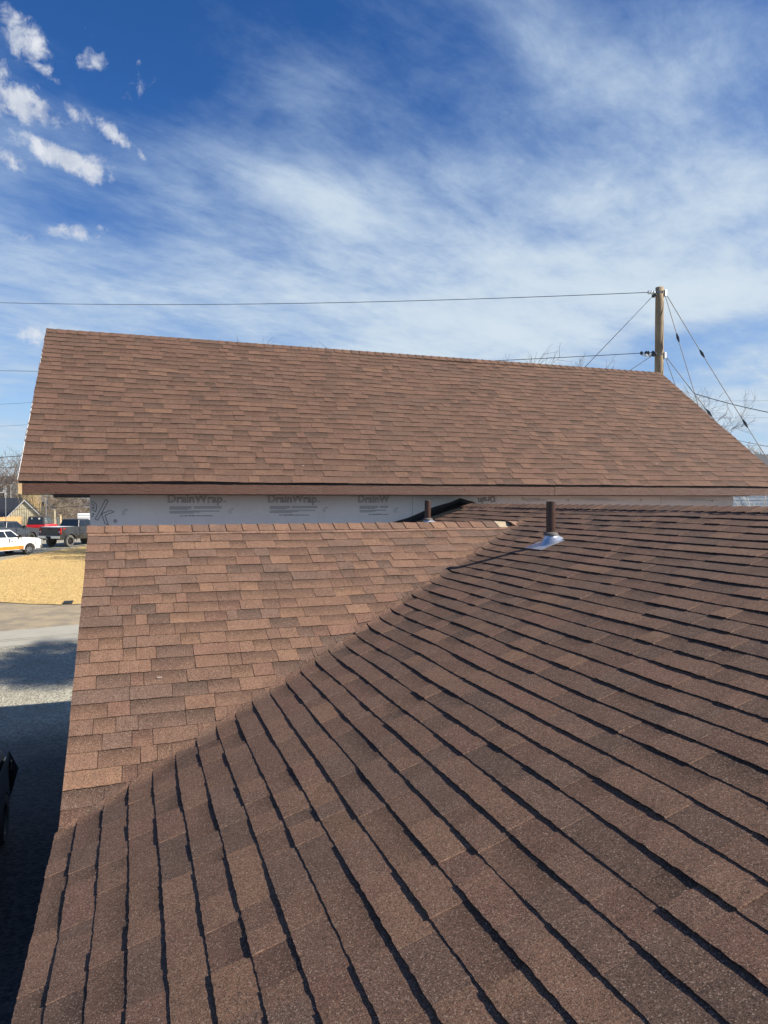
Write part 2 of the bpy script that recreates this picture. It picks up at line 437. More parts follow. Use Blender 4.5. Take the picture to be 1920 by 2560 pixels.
# back of the small gable, seen only from the side
def posB(u, s, lift): Y = 10.2-s*cL; return (u, Y+lift*sL, H(u, Y)+lift*cL)
zb0 = zLp(10.2); nb = int((10.2-YRL)/cL/E)+1
for k in range(nb):
    s0, s1 = k*E, min((k+1)*E+.018, (10.2-YRL)/cL)
    if s1 <= s0: continue
    xend = Xe+(zb0+s1*sL+he)/tR; x = XL
    while x < xend-.01:
        x1 = min(x+rnd.uniform(.2, .4), xend); us = cutpoints(x, x1-.001, .1, [])
        sb = [max(s0, (zRp(u)-zb0)/sL) for u in us]; idx = [i for i in range(len(us)) if sb[i] < s1-.002]
        if len(idx) >= 2:
            mb = MB(); piece(mb, [us[i] for i in idx], [sb[i] for i in idx], [s1]*len(idx), posB, .006, pick_brown(False), M['shingle'])
            near_pieces.append((0, mb))
        x = x1
# far side of the main ridge
def posRB(u, s, lift): X = XR*2-Xe-s*cR; return (X+lift*sR, u, zRp(X)+lift*cR)
for k in range(NR):
    s0, s1 = k*E, min((k+1)*E+.018, (XR-Xe)/cR); y = -1.6
    while y < 10.2:
        y1 = min(y+rnd.uniform(.4, .9), 10.2); mb = MB()
        piece(mb, [y, y1-.001], [s0, s0], [s1, s1], posRB, .007, pick_brown(False), M['shingle']); near_pieces.append((0, mb)); y = y1
rest = build_slope(near_pieces, M['shingle'], roof_near, 300)
fld = rest.build('shingle_field', roof_near, origin=(2, 5, -1)); tag(fld, kind='stuff')

def ridge_cap(name, parent, c, along, side, drop, width, length, thick, col, m, curl=0., head=.03):
    """folded cap: c = point on the ridge at its lower (exposed) end, along = unit vector, side = horizontal unit vector, drop = tan of pitch each side"""
    mb = MB(); along, side = Vector(along), Vector(side); prof = []
    K = 5
    for i in range(-K, K+1):
        t = i/K*width; prof.append((t, -max(0, abs(t)-.012)*drop-.0015))
    rows = []
    for (a, lift) in ((0, thick), (.02, thick*.95), (length*.6, thick*.6), (length+head, .003)):
        row = []
        for t, z in prof:
            cz = curl*(1-a/length)**2*(abs(t)/width) if a < length else 0
            row.append(Vector(c)+along*a+side*t+Vector((0, 0, z+lift+cz)))
        rows.append(row)
    low = [p-Vector((0, 0, thick+.004)) for p in rows[0]]
    n = len(mb.v); kk = len(prof)
    for r_ in [low]+rows: mb.v += [tuple(p) for p in r_]
    for a in range(len(rows)):
        for i in range(kk-1): mb.face((n+a*kk+i, n+a*kk+i+1, n+(a+1)*kk+i+1, n+(a+1)*kk+i), m, col if a else tuple(v*.5 for v in col))
    for e, sgn in ((0, 1), (kk-1, -1)):   # side lips
        b0 = len(mb.v)
        for r_ in rows: mb.v.append(tuple(r_[e])); mb.v.append(tuple(r_[e]-Vector((0, 0, thick+.003))))
        for a in range(len(rows)-1):
            q = (b0+a*2, b0+a*2+2, b0+a*2+3, b0+a*2+1); mb.face(q if sgn > 0 else q[::-1], m, tuple(v*.6 for v in col))
    return mb.build(name, parent, origin=c)
PALE = (.40, .32, .215)
x = XL-.012; i = 0; xs_end = 4.14
while x < xs_end:
    L = .16*(.97+.06*rnd.random()); c = pick_brown(rnd.random() < .6)
    last2 = x+2*L > xs_end and x+L <= xs_end; last = x+L > xs_end
    # laid from the right end towards the left rake: each one laps the next on its right
    if last: c = (.27, .16, .11)
    o = ridge_cap('ridge_cap', house, (x+.0, YRL, ZRL+.004), (1, 0, 0), (0, 1, 0), tL, .135, L, .0115, PALE if last2 else c, M['shingle'], curl=.05 if last else 0)
    if last2: tag(o, label='pale unfinished ridge cap beside the valley end')
    x += L
y = -1.6
while y < 9.95:
    L = .15; c = pick_brown(rnd.random() < .6)
    ridge_cap('ridge_cap', house, (XR, y, zRp(XR)+.006), (0, 1, 0), (1, 0, 0), tR, .15, L, .012, c, M['shingle']); y += L
# double line under the caps: the starter strip peeping out
sb_ = MB()
for (a, b) in ((-1.6, 9.8),):
    n = 60
    for i in range(n):
        y0_, y1_ = a+(b-a)*i/n, a+(b-a)*(i+1)/n
        X0 = XR-.178; q = [posR(y0_, (X0-Xe)/cR, .0075), posR(y1_, (X0-Xe)/cR, .0075), posR(y1_, (XR-.05-Xe)/cR, .007), posR(y0_, (XR-.05-Xe)/cR, .007)]
        sb_.poly(q, M['shingle'], (.22, .13, .095)); lo = [posR(y0_, (X0-Xe)/cR, 0.), posR(y1_, (X0-Xe)/cR, 0.)]
        sb_.poly([lo[0], lo[1], q[1], q[0]], M['shingle'], (.1, .06, .05))
sb_.build('starter_strip', house, origin=(XR, 4, -.1))
s2_ = MB()
Yc = YRL-.16
for i in range(40):
    xa, xb = XL+i*(4.0-XL)/40, XL+(i+1)*(4.0-XL)/40
    q = [posL(xa, (Yc-Y0)/cL, .007), posL(xb, (Yc-Y0)/cL, .007), posL(xb, (YRL-.04-Y0)/cL, .006), posL(xa, (YRL-.04-Y0)/cL, .006)]
    s2_.poly(q, M['shingle'], (.24, .14, .10)); lo = [posL(xa, (Yc-Y0)/cL, 0.), posL(xb, (Yc-Y0)/cL, 0.)]
    s2_.poly([lo[0], lo[1], q[1], q[0]], M['shingle'], (.1, .06, .05))
s2_.build('starter_strip', house, origin=(2, YRL, -.3))

# vent pipes with flashing
def vent(x, y, top, label):
    zb = H(x, y); mb = MB(); r = .0445; k = 28
    def ring(rr, z, ): return [(x+rr*cos(2*pi*i/k), y+rr*sin(2*pi*i/k), z) for i in range(k)]
    mb.rings([ring(r, zb-.05), ring(r, top-.004), ring(r*.985, top), ring(r*.84, top), ring(r*.84, top-.12)], M['pipe'])
    p = mb.build('vent_pipe', house, smooth=False, origin=(x, y, zb)); p['label'] = label
    f = MB()
    def slopering(rr, lift, cx=0.): return [(x+cx+rr*cos(2*pi*i/k), y+rr*sin(2*pi*i/k), H(x+cx+rr*cos(2*pi*i/k), y)+lift) for i in range(k)]
    f.rings([slopering(.118, .012), slopering(.108, .018), [((a[0]*.35+b[0]*.65), (a[1]*.35+b[1]*.65), (a[2]*.5+b[2]*.5)) for a, b in zip(slopering(.108, .018), ring(r+.014, zb+.085))], ring(r+.014, zb+.078)], M['galv'])
    # apron plate lying over the courses below
    pl = []
    for (sx, sy) in ((-.20, -.15), (-.20, .15), (.06, .15), (.06, -.15)): pl.append((x+sx, y+sy, H(x+sx, y+sy)+.0125))
    f.poly(pl, M['galv']); f.poly([(a, b, c-.003) for a, b, c in pl][::-1], M['galv'])
    for i in range(4):
        a, b = pl[i], pl[(i+1) % 4]; f.poly([a, (a[0], a[1], a[2]-.003), (b[0], b[1], b[2]-.003), b], M['galv'])
    fo = f.build('flashing', p, origin=(x, y, zb))
    c = MB(); c.rings([ring(r+.030, zb+.074), ring(r+.026, zb+.090), ring(r+.006, zb+.102), ring(r, zb+.104)], M['rubber']); c.build('rubber_collar', p, origin=(x, y, zb))
    for pt in fo.data.polygons: pt.use_smooth = False
vent(3.825, 6.03, -.012, 'rusty brown vent pipe standing in the middle of the slope')
vent(3.985, 9.48, -.004, 'brown vent pipe half hidden behind the small ridge')

# ------------------------------------------------------------------ far (taller) house
aF, YE, ZF = radians(37.467), 9.801, .247
tF, sF, cF = tan(aF), sin(aF), cos(aF)
FX0, FX1, NF = -1.325, 11.20, 30
YRF = YE+NF*E*cF; ZRF = ZF+NF*E*sF; YW = 10.25; WX0, WX1 = -.515, 10.335
far = empty('house', (5, 13, -5.3), 'taller house with a steep brown shingled roof and printed wrap on its wall', 'house')
fd = MB()
th = .05
fd.poly([(FX0+.01, YE+.03, ZF-.02), (FX1-.01, YE+.03, ZF-.02), (FX1-.01, YRF, ZRF-.035), (FX0+.01, YRF, ZRF-.035)], M['deck'])
fd.poly([(FX0+.01, 2*YRF-YE, ZF-.004), (FX0+.01, YRF, ZRF-.012), (FX1-.01, YRF, ZRF-.012), (FX1-.01, 2*YRF-YE, ZF-.004)], M['deck'])
fd.poly([(FX0+.01, YE+.03, ZF-.04), (FX0+.01, YRF, ZRF-.06), (FX1-.01, YRF, ZRF-.06), (FX1-.01, YE+.03, ZF-.04)], M['soffit'])
fd.poly([(FX0+.01, 2*YRF-YE, ZF-.03), (FX1-.01, 2*YRF-YE, ZF-.03), (FX1-.01, YRF, ZRF-.05), (FX0+.01, YRF, ZRF-.05)], M['soffit'])
roof_far = fd.build('roof_slope', far, origin=(5, 11.5, 1.5))
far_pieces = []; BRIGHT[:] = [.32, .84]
def posF(u, s, lift):
    lift += wv(u*.8, s*.8+3, .022); s += wv(u*1.1+3, s*1.5, .014) if s > .02 else 0
    return (u, YE+s*cF-lift*sF, ZF+s*sF+lift*cF)
rf = random.Random(21)
for k in range(NF):
    s0, s1 = k*E, min((k+1)*E+.016, NF*E)
    if k == 0: s0 = -.02
    x = FX0-rf.random()*.012; raised = rf.random() < .5
    wob = rf.uniform(-.003, .003)
    while x < FX1:
        w = rf.choice((.12, .16, .2, .26, .32, .4))*(.85+.3*rf.random()); x1 = min(x+w, FX1+rf.random()*.008)
        if FX1-x1 < .06: x1 = FX1
        us = cutpoints(x+.0015, x1-.0015, .07, []); mb = MB()
        c = pick_brown(raised, rf)
        g_ = 1.05-.1*k/NF
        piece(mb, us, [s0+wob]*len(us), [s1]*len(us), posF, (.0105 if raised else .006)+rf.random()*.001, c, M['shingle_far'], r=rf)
        far_pieces.append((area_px([posF(x, s0, 0), posF(x1, s0, 0), posF(x1, s1, 0), posF(x, s1, 0)]), mb))
        x = x1; raised = not raised if rf.random() < .72 else raised
def posFB(u, s, lift): return (u, 2*YRF-YE-s*cF+lift*sF, ZF+s*sF+lift*cF)
for k in range(NF):
    x = FX0
    while x < FX1:
        x1 = min(x+rf.uniform(.6, 1.), FX1); mb = MB()
        piece(mb, [x, x1-.001], [k*E]*2, [min((k+1)*E+.016, NF*E)]*2, posFB, .007, pick_brown(False, rf), M['shingle_far'], r=rf); far_pieces.append((0, mb)); x = x1
rest = build_slope(far_pieces, M['shingle_far'], roof_far, 300)
tag(rest.build('shingle_field', roof_far, origin=(5, 11.5, 1.5)), kind='stuff')
x = FX0-.005
while x < FX1-.03:
    L = min(.165*(.95+.1*rf.random()), FX1-x)
    ridge_cap('ridge_cap', far, (x, YRF, ZRF+.002), (1, 0, 0), (0, 1, 0), tF, .125, L, .012, pick_brown(rf.random() < .5, rf), M['shingle_far'], head=.0); x += L
# fascia, drip edge, rake boards
def boxpart(name, a, b, m, parent, label=None, bevel=0):
    mb = MB(); mb.box(a, b, m); c = [(p+q)/2 for p, q in zip(a, b)]
    o = mb.build(name, parent, origin=c, bevel=bevel)
    if label: o['label'] = label
    return o
boxpart('fascia_board', (-1.272, 9.804, .078), (6.288, 9.875, .214), M['fascia'], far, bevel=.003)
boxpart('fascia_board', (6.292, 9.803, .080), (11.13, 9.875, .216), M['fascia'], far, bevel=.003)
boxpart('board_end', (-1.318, 9.806, .078), (-1.275, 9.90, .214), M['raw_wood'], far, 'unpainted pale end of the rake board')
mb = MB(); mb.box((FX0+.028, 9.7985, .2175), (FX1-.01, 9.86, .243), M['trim_metal']); mb.build('drip_edge', far, origin=(5, 9.84, .23))
for xx in (FX0+.012, FX1-.045):
    for (ya, yb, nm) in ((YE+.105, YRF, 1), (2*YRF-YE-.07, YRF, -1)):
        rk = MB(); z_ = lambda y: ZF+(abs(y-YE) if nm > 0 else abs(2*YRF-YE-y))*tF
        q = [(ya, z_(ya)-.02), (yb, z_(yb)-.02), (yb, z_(yb)-.17), (ya, z_(ya)-.17)]
        n0 = [(xx, y, z) for y, z in q]; n1 = [(xx+.032, y, z) for y, z in q]
        rk.poly(n0 if nm < 0 else n0[::-1], M['white_trim']); rk.poly(n1[::-1] if nm < 0 else n1, M['white_trim'])
        for i in range(4): j = (i+1) % 4; rk.poly([n0[i], n0[j], n1[j], n1[i]], M['white_trim'])
        rk.build('rake_board', far)
# thin bright metal edge along the left rake
re_ = MB(); re_.box((0, 0, 0), (.005, NF*E, .007), M['white_trim'], mx=Matrix.Translation((FX0-.002, YE, ZF-.006)) @ Matrix.Rotation(aF, 4, 'X')); re_.build('rake_edge', far)
# underside boards of the gable overhang
boxpart('soffit_panel', (FX0+.05, 9.90, .066), (WX0-.01, 10.22, .074), M['soffit'], far)
boxpart('soffit_panel', (WX0, 9.88, .070), (WX1, YW-.002, .080), M['soffit'], far)
boxpart('lookout_board', (-1.0, 10.6, .035), (-.53, 10.64, .11), M['soffit'], far)
fw = MB()
def wallpoly(pts, m): fw.poly(pts, m)
wallpoly([(WX0, YW, -5.45), (WX1, YW, -5.45), (WX1, YW, .30), (WX0, YW, .30)], M['wrap'])
YB = 2*YRF-YW
for xx, fl in ((WX0, 0), (WX1, 1)):
    q = [(xx, YW, -5.45), (xx, YW, ZF+(YW-YE)*tF-.1), (xx, YRF, ZRF-.15), (xx, YB, ZF+(YW-YE)*tF-.1), (xx, YB, -5.45)]
    wallpoly(q if not fl else q[::-1], M['wrap'])
wallpoly([(WX1, YB, -5.45), (WX0, YB, -5.45), (WX0, YB, .3), (WX1, YB, .3)], M['wrap'])
wall = fw.build('wall', far, origin=(5, YW, -1))
mb = MB(); mb.box((WX0-.012, YW-.005, -5.4), (WX0+.004, YW+.03, .068), M['white_trim']); mb.build('corner_strip', far, origin=(WX0, YW, -1))
# black membrane where the low roof runs into the wall
mm = MB()
for sgn in (0, 1):
    xs = [Xe+i*(XR-Xe)/30 for i in range(31)] if not sgn else [XR+i*(2.5)/10 for i in range(11)]
    for i in range(len(xs)-1):
        a, b = xs[i], xs[i+1]; j0, j1 = .10+.012*sin(a*9), .10+.012*sin(b*9)
        ha, hb = zRp(a), zRp(b)
        mm.poly([(a, 9.66, ha+.003), (b, 9.66, hb+.003), (b, YW-.03, hb+.006), (a, YW-.03, ha+.006)], M['membrane'])
        mm.poly([(a, YW-.03, ha+.006), (b, YW-.03, hb+.006), (b, YW-.006, hb+.05), (a, YW-.006, ha+.05)], M['membrane'])
        mm.poly([(a, YW-.006, ha+.05), (b, YW-.006, hb+.05), (b, YW-.004, hb+j1), (a, YW-.004, ha+j0)], M['membrane'])
mm.build('flashing_membrane', house, origin=(3, 10, -.5))

# printing on the wrap
def lettering(txt, x, z, size, m, rot=0., bold=.0028, outline=True, extrude=0., name='wrap_lettering', width=None):
    cu = bpy.data.curves.new(name, 'FONT'); cu.body = txt; cu.size = size
    if outline: cu.fill_mode = 'NONE'; cu.bevel_depth = bold; cu.bevel_resolution = 0; cu.resolution_u = 4
    else: cu.fill_mode = 'FRONT'; cu.offset = bold
    cu.materials.append(m)
    o = bpy.data.objects.new(name, cu); COL.objects.link(o)
    bpy.context.view_layer.update()
    if width:
        s = width/max(.001, o.dimensions.x); o.scale = (s, s, 1)
    dg = bpy.context.evaluated_depsgraph_get(); me = bpy.data.meshes.new_from_object(o.evaluated_get(dg)); sc_ = o.scale.copy()
    bpy.data.objects.remove(o, do_unlink=True); me.name = name; o = bpy.data.objects.new(name, me); COL.objects.link(o); o.scale = sc_
    o.rotation_euler = (pi/2, -rot, 0) if not rot else (Matrix.Rotation(-rot, 4, 'Y') @ Matrix.Rotation(pi/2, 4, 'X')).to_euler()
    o.location = (x, YW-.004, z); attach(o, wall); return o
for (x0, wd, txt) in ((.453, .73, 'DrainWrap'), (1.829, .71, 'DrainWrap'), (3.176, .49, 'DrainW')):
    lettering(txt, x0, -.031, .2, M['ink'], width=wd)
    if txt != 'DrainW': lettering('TM', x0+wd+.02, -.03, .028, M['ink'], outline=False, bold=0)
    pr = MB()
    z0 = -.085
    W_ = .73 if txt != 'DrainW' else .48
    for (a, b, zt, zb, mm_) in ((.03, .32, 0, .013, 'ink_grey'), (.03, .32, .018, .031, 'ink_grey'), (.03, .27, .036, .045, 'ink_grey'), (.35, W_, 0, .012, 'ink_grey'), (.35, W_, .018, .030, 'ink_grey'),
                                (.16, W_-.02, .055, .058, 'ink_grey'), (.03, W_-.03, .066, .071, 'ink'), (.03, W_*.6, .079, .083, 'ink'), (.03, W_*.48, .091, .095, 'ink')):
        if b > a: pr.box((x0+a, YW-.0045, z0-zb), (x0+b, YW-.003, z0-zt), M[mm_])
    pr.build('print_lines', wall, origin=(x0, YW, z0))
    lettering('Call 1-800-448-9835  tyvek.com/drainwrap' if txt != 'DrainW' else 'Call 1-800-448-9835  tyvek.co', x0+.165, -.222, .03, M['ink'], outline=False, bold=.0004, width=.44 if txt != 'DrainW' else .32)
for (dx_, dz_) in ((-.108, -.176), (1.30, -.168), (2.66, -.155), (3.77, -.165)):
    dr = MB(); pts = [(dx_+.017*sin(t), YW-.004, dz_+.02*cos(t)+(0.014 if abs(t) < .1 else 0)) for t in [i*2*pi/12 for i in range(12)]]
    for i in range(12): dr.tube(pts[i], pts[(i+1) % 12], .002, .002, M['ink'], 4)
    dr.box((dx_+.012, YW-.0045, dz_+.042), (dx_+.05, YW-.003, dz_+.048), M['ink']); dr.build('drop_symbol', wall, origin=(dx_, YW, dz_))
ek = lettering('ek', -.665, -.145, .42, M['ink'], rot=radians(-27), bold=.0034)
bm_ = bmesh.new(); bm_.from_mesh(ek.data); bpy.context.view_layer.update(); inv = ek.matrix_world.inverted()
bmesh.ops.bisect_plane(bm_, geom=bm_.verts[:]+bm_.edges[:]+bm_.faces[:], plane_co=inv @ Vector((WX0+.006, YW, 0)), plane_no=(inv.to_3x3() @ Vector((1, 0, 0))).normalized(), clear_inner=True)
bm_.to_mesh(ek.data); bm_.free()
lettering('\u00ae', -.235, -.30, .06, M['ink'], outline=False, bold=.0004)
lettering('Drain', 5.47, .07, .135, M['ink'], rot=radians(188), bold=.0026)
mk = MB()
for (a, b, c, d) in ((5.95, .06, 5.98, .0), (5.98, .06, 6.01, -.005), (6.02, .015, 6.3, .035), (6.02, .0, 6.45, .015), (6.05, -.02, 6.4, -.005)):
    mk.tube((a, YW-.004, b), (c, YW-.004, d), .0022, .0022, M['ink'], 4)
for i in range(7):
    for x0_ in (6.9+i*.07, 9.0+i*.06):
        mk.box((x0_-.5*(i % 2), YW-.0045, .04-i*.009), (x0_+.5+.1*(i % 3), YW-.003, .042-i*.009), M['ink_grey'])
mk.build('print_lines', wall, origin=(7, YW, 0))
for dx_, dz_ in ((5.05, -.02), (6.83, 0.0), (8.3, .0), (9.85, -.01)):
    dr = MB(); pts = [(dx_+.014*sin(t), YW-.004, dz_+.018*cos(t)) for t in [i*2*pi/10 for i in range(10)]]
    for i in range(10): dr.tube(pts[i], pts[(i+1) % 10], .002, .002, M['ink'], 4)
    dr.build('drop_symbol', wall, origin=(dx_, YW, dz_))

# ------------------------------------------------------------------ ground
GP = [(-300, -5.3), (20, -5.3), (56, -3.62), (62, -3.55), (80, -3.5), (1500, -3.5)]
def zg(Y):
    for (a, za), (b, zb) in zip(GP, GP[1:]):
        if Y <= b: return za+(zb-za)*(Y-a)/(b-a)
    return GP[-1][1]
def ground_pt(px_, py_):
    d = px_dir(px_, py_); lo, hi = 1., 400.
    for _ in range(50):
        m_ = (lo+hi)/2; p = d*m_
        if p.z > zg(p.y): lo = m_
        else: hi = m_
    return d*lo
def ground_mat():
    m = bpy.data.materials.new('gravel'); m.use_nodes = True; g = NG(m.node_tree); b = g.n['Principled BSDF']; b.inputs['Roughness'].default_value = .95
    pos = g.node('ShaderNodeNewGeometry').outputs['Position']
    vo = g.node('ShaderNodeTexVoronoi'); g.put(vo.inputs['Vector'], pos); vo.inputs['Scale'].default_value = 22
    sv = g.node('ShaderNodeSeparateColor'); g.l.new(vo.outputs['Color'], sv.inputs[0])
    c = g.mix(sv.outputs[0], (.18, .165, .12), (.48, .45, .345))
    c = g.mix(g.ramp(g.noise(pos, .8, 4, .6), .4, .65, 0, .45), c, (.26, .22, .16))
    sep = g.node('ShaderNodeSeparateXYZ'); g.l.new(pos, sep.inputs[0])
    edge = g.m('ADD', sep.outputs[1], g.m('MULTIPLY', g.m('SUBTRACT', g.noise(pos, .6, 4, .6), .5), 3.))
    shade_dk = g.mix(sv.outputs[0], (.02, .02, .022), (.075, .072, .07))
    c = g.mix(g.ramp(edge, 20.4, 15.5, 0, 1), c, shade_dk)  # house shadow deepened in the colour: gravel fades to near black towards the walls
    g.put(b.inputs['Base Color'], c)
    bn = g.node('ShaderNodeBump'); bn.inputs['Distance'].default_value = .02; bn.inputs['Strength'].default_value = .8
    g.l.new(vo.outputs['Distance'], bn.inputs['Height']); g.l.new(bn.outputs[0], b.inputs['Normal'])
    return m
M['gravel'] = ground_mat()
M['road'] = mat('pale_worn_asphalt', (.36, .34, .275), .9, vary=(1.3, .5, (.30, .28, .22)), bump=(40, .004))
M['verge'] = mat('sandy_verge', (.34, .27, .17), .95, vary=(1.4, .85, (.20, .17, .125)), bump=(18, .02))
M['crack'] = mat('road_crack', (.16, .14, .11), .9)
def lawn_mat():
    m = bpy.data.materials.new('dry_grass'); m.use_nodes = True; g = NG(m.node_tree); b = g.n['Principled BSDF']; b.inputs['Roughness'].default_value = .9
    pos = g.node('ShaderNodeNewGeometry').outputs['Position']
    n = g.noise(g.vscale(pos, (1, .45, 1)), 9, 6, .7, .5); n2 = g.noise(pos, .7, 3, .6)
    c = g.mix(g.ramp(n, .36, .62), (.38, .245, .075), (.66, .45, .165))
    c = g.mix(g.ramp(n2, .4, .7, 0, .35), c, (.45, .32, .12))
    g.put(b.inputs['Base Color'], c)
    bn = g.node('ShaderNodeBump'); bn.inputs['Distance'].default_value = .05; bn.inputs['Strength'].default_value = .8
    g.l.new(n, bn.inputs['Height']); g.l.new(bn.outputs[0], b.inputs['Normal'])
    return m
M['lawn'] = lawn_mat()
def sheet(name, rows, lift, m, nx=12, kind='structure', label=None):
    """rows: (Y0fn, Y1fn, x0, x1): a draped strip between two lines"""
    mb = MB()
    for (fa, fb, x0, x1, ny) in rows:
        n = len(mb.v)
        for i in range(nx+1):
            x = x0+(x1-x0)*i/nx
            for j in range(ny+1):
                y = fa(x)+(fb(x)-fa(x))*j/ny; mb.v.append((x, y, zg(y)+lift))
        for i in range(nx):
            for j in range(ny): a = n+i*(ny+1)+j; mb.face((a, a+ny+1, a+ny+2, a+1), m)
    o = mb.build(name, origin=(0, 20, -4.8)); tag(o, kind=kind, label=label); return o
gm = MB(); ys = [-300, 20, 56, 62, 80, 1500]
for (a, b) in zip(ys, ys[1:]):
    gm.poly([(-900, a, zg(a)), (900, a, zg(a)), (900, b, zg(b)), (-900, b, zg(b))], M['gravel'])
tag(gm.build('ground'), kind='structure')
rn_, rf_ = (lambda x: 27.7+.17*x), (lambda x: 30.53+.19*x)
def zz(): pass
tag(sheet('road', [(rn_, rf_, -70, 70, 2)], .008, M['road'], 30), label='pale worn lane crossing in front of the dry lawn')
vr = MB()
def strip(mb, pts_a, pts_b, lift, m, ny=3):
    for (a0, a1), (b0, b1) in zip(zip(pts_a, pts_a[1:]), zip(pts_b, pts_b[1:])):
        for j in range(ny):
            q = []
            for (s_, e_, t) in ((a0, b0, j/ny), (a1, b1, j/ny), (a1, b1, (j+1)/ny), (a0, b0, (j+1)/ny)):
                x = s_[0]+(e_[0]-s_[0])*t; y = s_[1]+(e_[1]-s_[1])*t; q.append((x, y, zg(y)+lift))
            mb.poly(q, m)
lawn_near = [(-30, 48), (-13, 39.7), (-10.9, 38.5), (-7.3, 36.65), (-5.6, 35.8), (-4.5, 35.15), (-2.85, 34.4), (-2.1, 34.55), (8, 33.6)]
strip(vr, [(x, 30.53+.19*x) for x, y in lawn_near], lawn_near, .004, M['verge'], 4)
tag(vr.build('verge', origin=(-3, 30, -4.5)), kind='structure')
ck = MB()
for off in (.12, .95, 1.2):
    px0 = None; rr = random.Random(int(off*100))
    for i in range(60):
        x = -14+i*.35; y = 27.7+.17*x+off*1.0+rr.uniform(-.02, .02)
        if px0: ck.poly([(px0[0], px0[1]-.012, zg(px0[1])+.013), (x, y-.012, zg(y)+.013), (x, y+.012, zg(y)+.013), (px0[0], px0[1]+.012, zg(px0[1])+.013)], M['crack'])
        px0 = (x, y)
tag(ck.build('road_crack', origin=(-3, 26, -4.5)), kind='structure')
lw = MB(); KL = [(33.6, 8), (34.3, 0), (34.42, -2.85), (35.15, -4.5), (35.8, -5.6), (36.65, -7.3), (38.5, -10.9), (39.7, -13), (43, -13), (50.95, -7.92), (54.24, -6.28), (60.02, -3.3), (79, 7)]
lkeys = sorted(KL)
def lx(y):
    for (a, xa), (b, xb) in zip(lkeys, lkeys[1:]):
        if a <= y <= b: return xa+(xb-xa)*(y-a)/(b-a)
    return 7.9
yy = [33.6+(79-33.6)*i/190 for i in range(191)]
rr = random.Random(5)
le = [lx(y)+(rr.uniform(-.06, .06)) for y in yy]
for i in range(190):
    a, b = yy[i], yy[i+1]; lw.poly([(le[i], a, zg(a)+.03), (8, a, zg(a)+.03), (8, b, zg(b)+.03), (le[i+1], b, zg(b)+.03)], M['lawn'])
tag(lw.build('lawn', origin=(0, 50, -4)), kind='stuff')
M['black_plastic'] = mat('black_plastic', (.012, .012, .012), .5)
lid = MB(); c = (-2.72, 34.95)
lid.box((c[0]-.19, c[1]-.40, zg(c[1])-.1), (c[0]+.19, c[1]+.40, zg(c[1])+.06), M['black_plastic'])
tag(lid.build('meter_lid', origin=(*c, zg(c[1])), bevel=.01), 'black utility cover set in the edge of the dry lawn', 'utility cover')

# ------------------------------------------------------------------ trees
M['bark'] = mat('grey_bark', (.20, .155, .115), .9, vary=(3, .6, (.32, .27, .21)), bump=(12, .02))
M['twig'] = mat('brown_twigs', (.145, .11, .085), .9)
M['twig_pale'] = mat('pale_twigs', (.26, .21, .15), .9)
M['pale_bark'] = mat('white_bark', (.62, .58, .50), .85, vary=(2.5, .5, (.3, .27, .22)))
def make_tree(seed, height, spread=.55, trunk_r=.16, levels=5, kids=4, twig_m='twig', bark_m='bark', up=.35, first=.3, twig_r=.008, lean=0., droop=0.):
    r = random.Random(seed); trunk, crown = MB(), MB()
    def seg(mb, p, d, L, rad, m, n, lvl):
        pts = [p]; dirs = [d]
        for i in range(n):
            d = (d+Vector((r.gauss(0, .16), r.gauss(0, .16), r.gauss(0, .10)+up*.16-droop*lvl*.06))).normalized(); p = p+d*(L/n); pts.append(p); dirs.append(d)
        k = 8 if lvl == 0 else 5 if lvl == 1 else 3
        for i in range(n):
            r0 = rad*(1-.55*i/n); r1 = rad*(1-.55*(i+1)/n); mb.tube(pts[i], pts[i+1], r0, r1, m, k)
        return pts, dirs
    def grow(p, d, L, rad, lvl):
        mb = trunk if lvl == 0 else crown
        pts, dirs = seg(mb, p, d, L, max(rad, twig_r), M[bark_m] if lvl < 2 else M[twig_m], 5 if lvl < 2 else 4 if lvl < 3 else 3, lvl)
        if lvl >= levels: return
        nk = kids+(2 if lvl == 0 else 0)+r.randint(0, 1)
        for i in range(nk):
            t = (first if lvl == 0 else .15)+(1-(first if lvl == 0 else .15))*(i+r.random()*.8)/nk; t = min(t, .99)
            q = t*(len(pts)-1); a = int(q); pp = pts[a].lerp(pts[min(a+1, len(pts)-1)], q-a); dd = dirs[min(a+1, len(dirs)-1)]
            side = dd.orthogonal().normalized(); side.rotate(Matrix.Rotation(r.uniform(0, 2*pi), 3, dd))
            nd = (dd*(1-spread*r.uniform(.6, 1.1))+side*spread*r.uniform(.8, 1.3)).normalized()
            grow(pp, nd, L*r.uniform(.48, .72), rad*(1-.5*t)*r.uniform(.42, .62), lvl+1)
    grow(Vector((0, 0, -.1)), Vector((lean, 0, 1)).normalized(), height*.62, trunk_r, 0)
    return trunk, crown
TREES = {}
def tree_proto(key, **kw):
    t, c = make_tree(**kw); TREES[key] = (t, c, [None, None])
def tree(key, x, y, label, scale=1., rz=0., group=None, name='bare_tree', sz=None, zoff=0.):
    t, c, me = TREES[key][:3]
    root = empty(name, (x, y, zg(y)+zoff), label, 'tree', group); root.rotation_euler.z = rz; root.scale = (scale, scale, sz or scale)
    for i, (mb, nm) in enumerate(((t, 'trunk'), (c, 'crown'))):
        if me[i] is None:
            o = mb.build(nm); me[i] = o.data
        else: o = bpy.data.objects.new(nm, me[i]); COL.objects.link(o)
        o.parent = root; o.location = (0, 0, 0)
    return root
tree_proto('tall', seed=3, height=13, spread=.42, trunk_r=.2, levels=5, kids=4, twig_r=.012, up=.5)
tree_proto('tall2', seed=11, height=13, spread=.48, trunk_r=.19, levels=5, kids=4, twig_r=.012, up=.4)
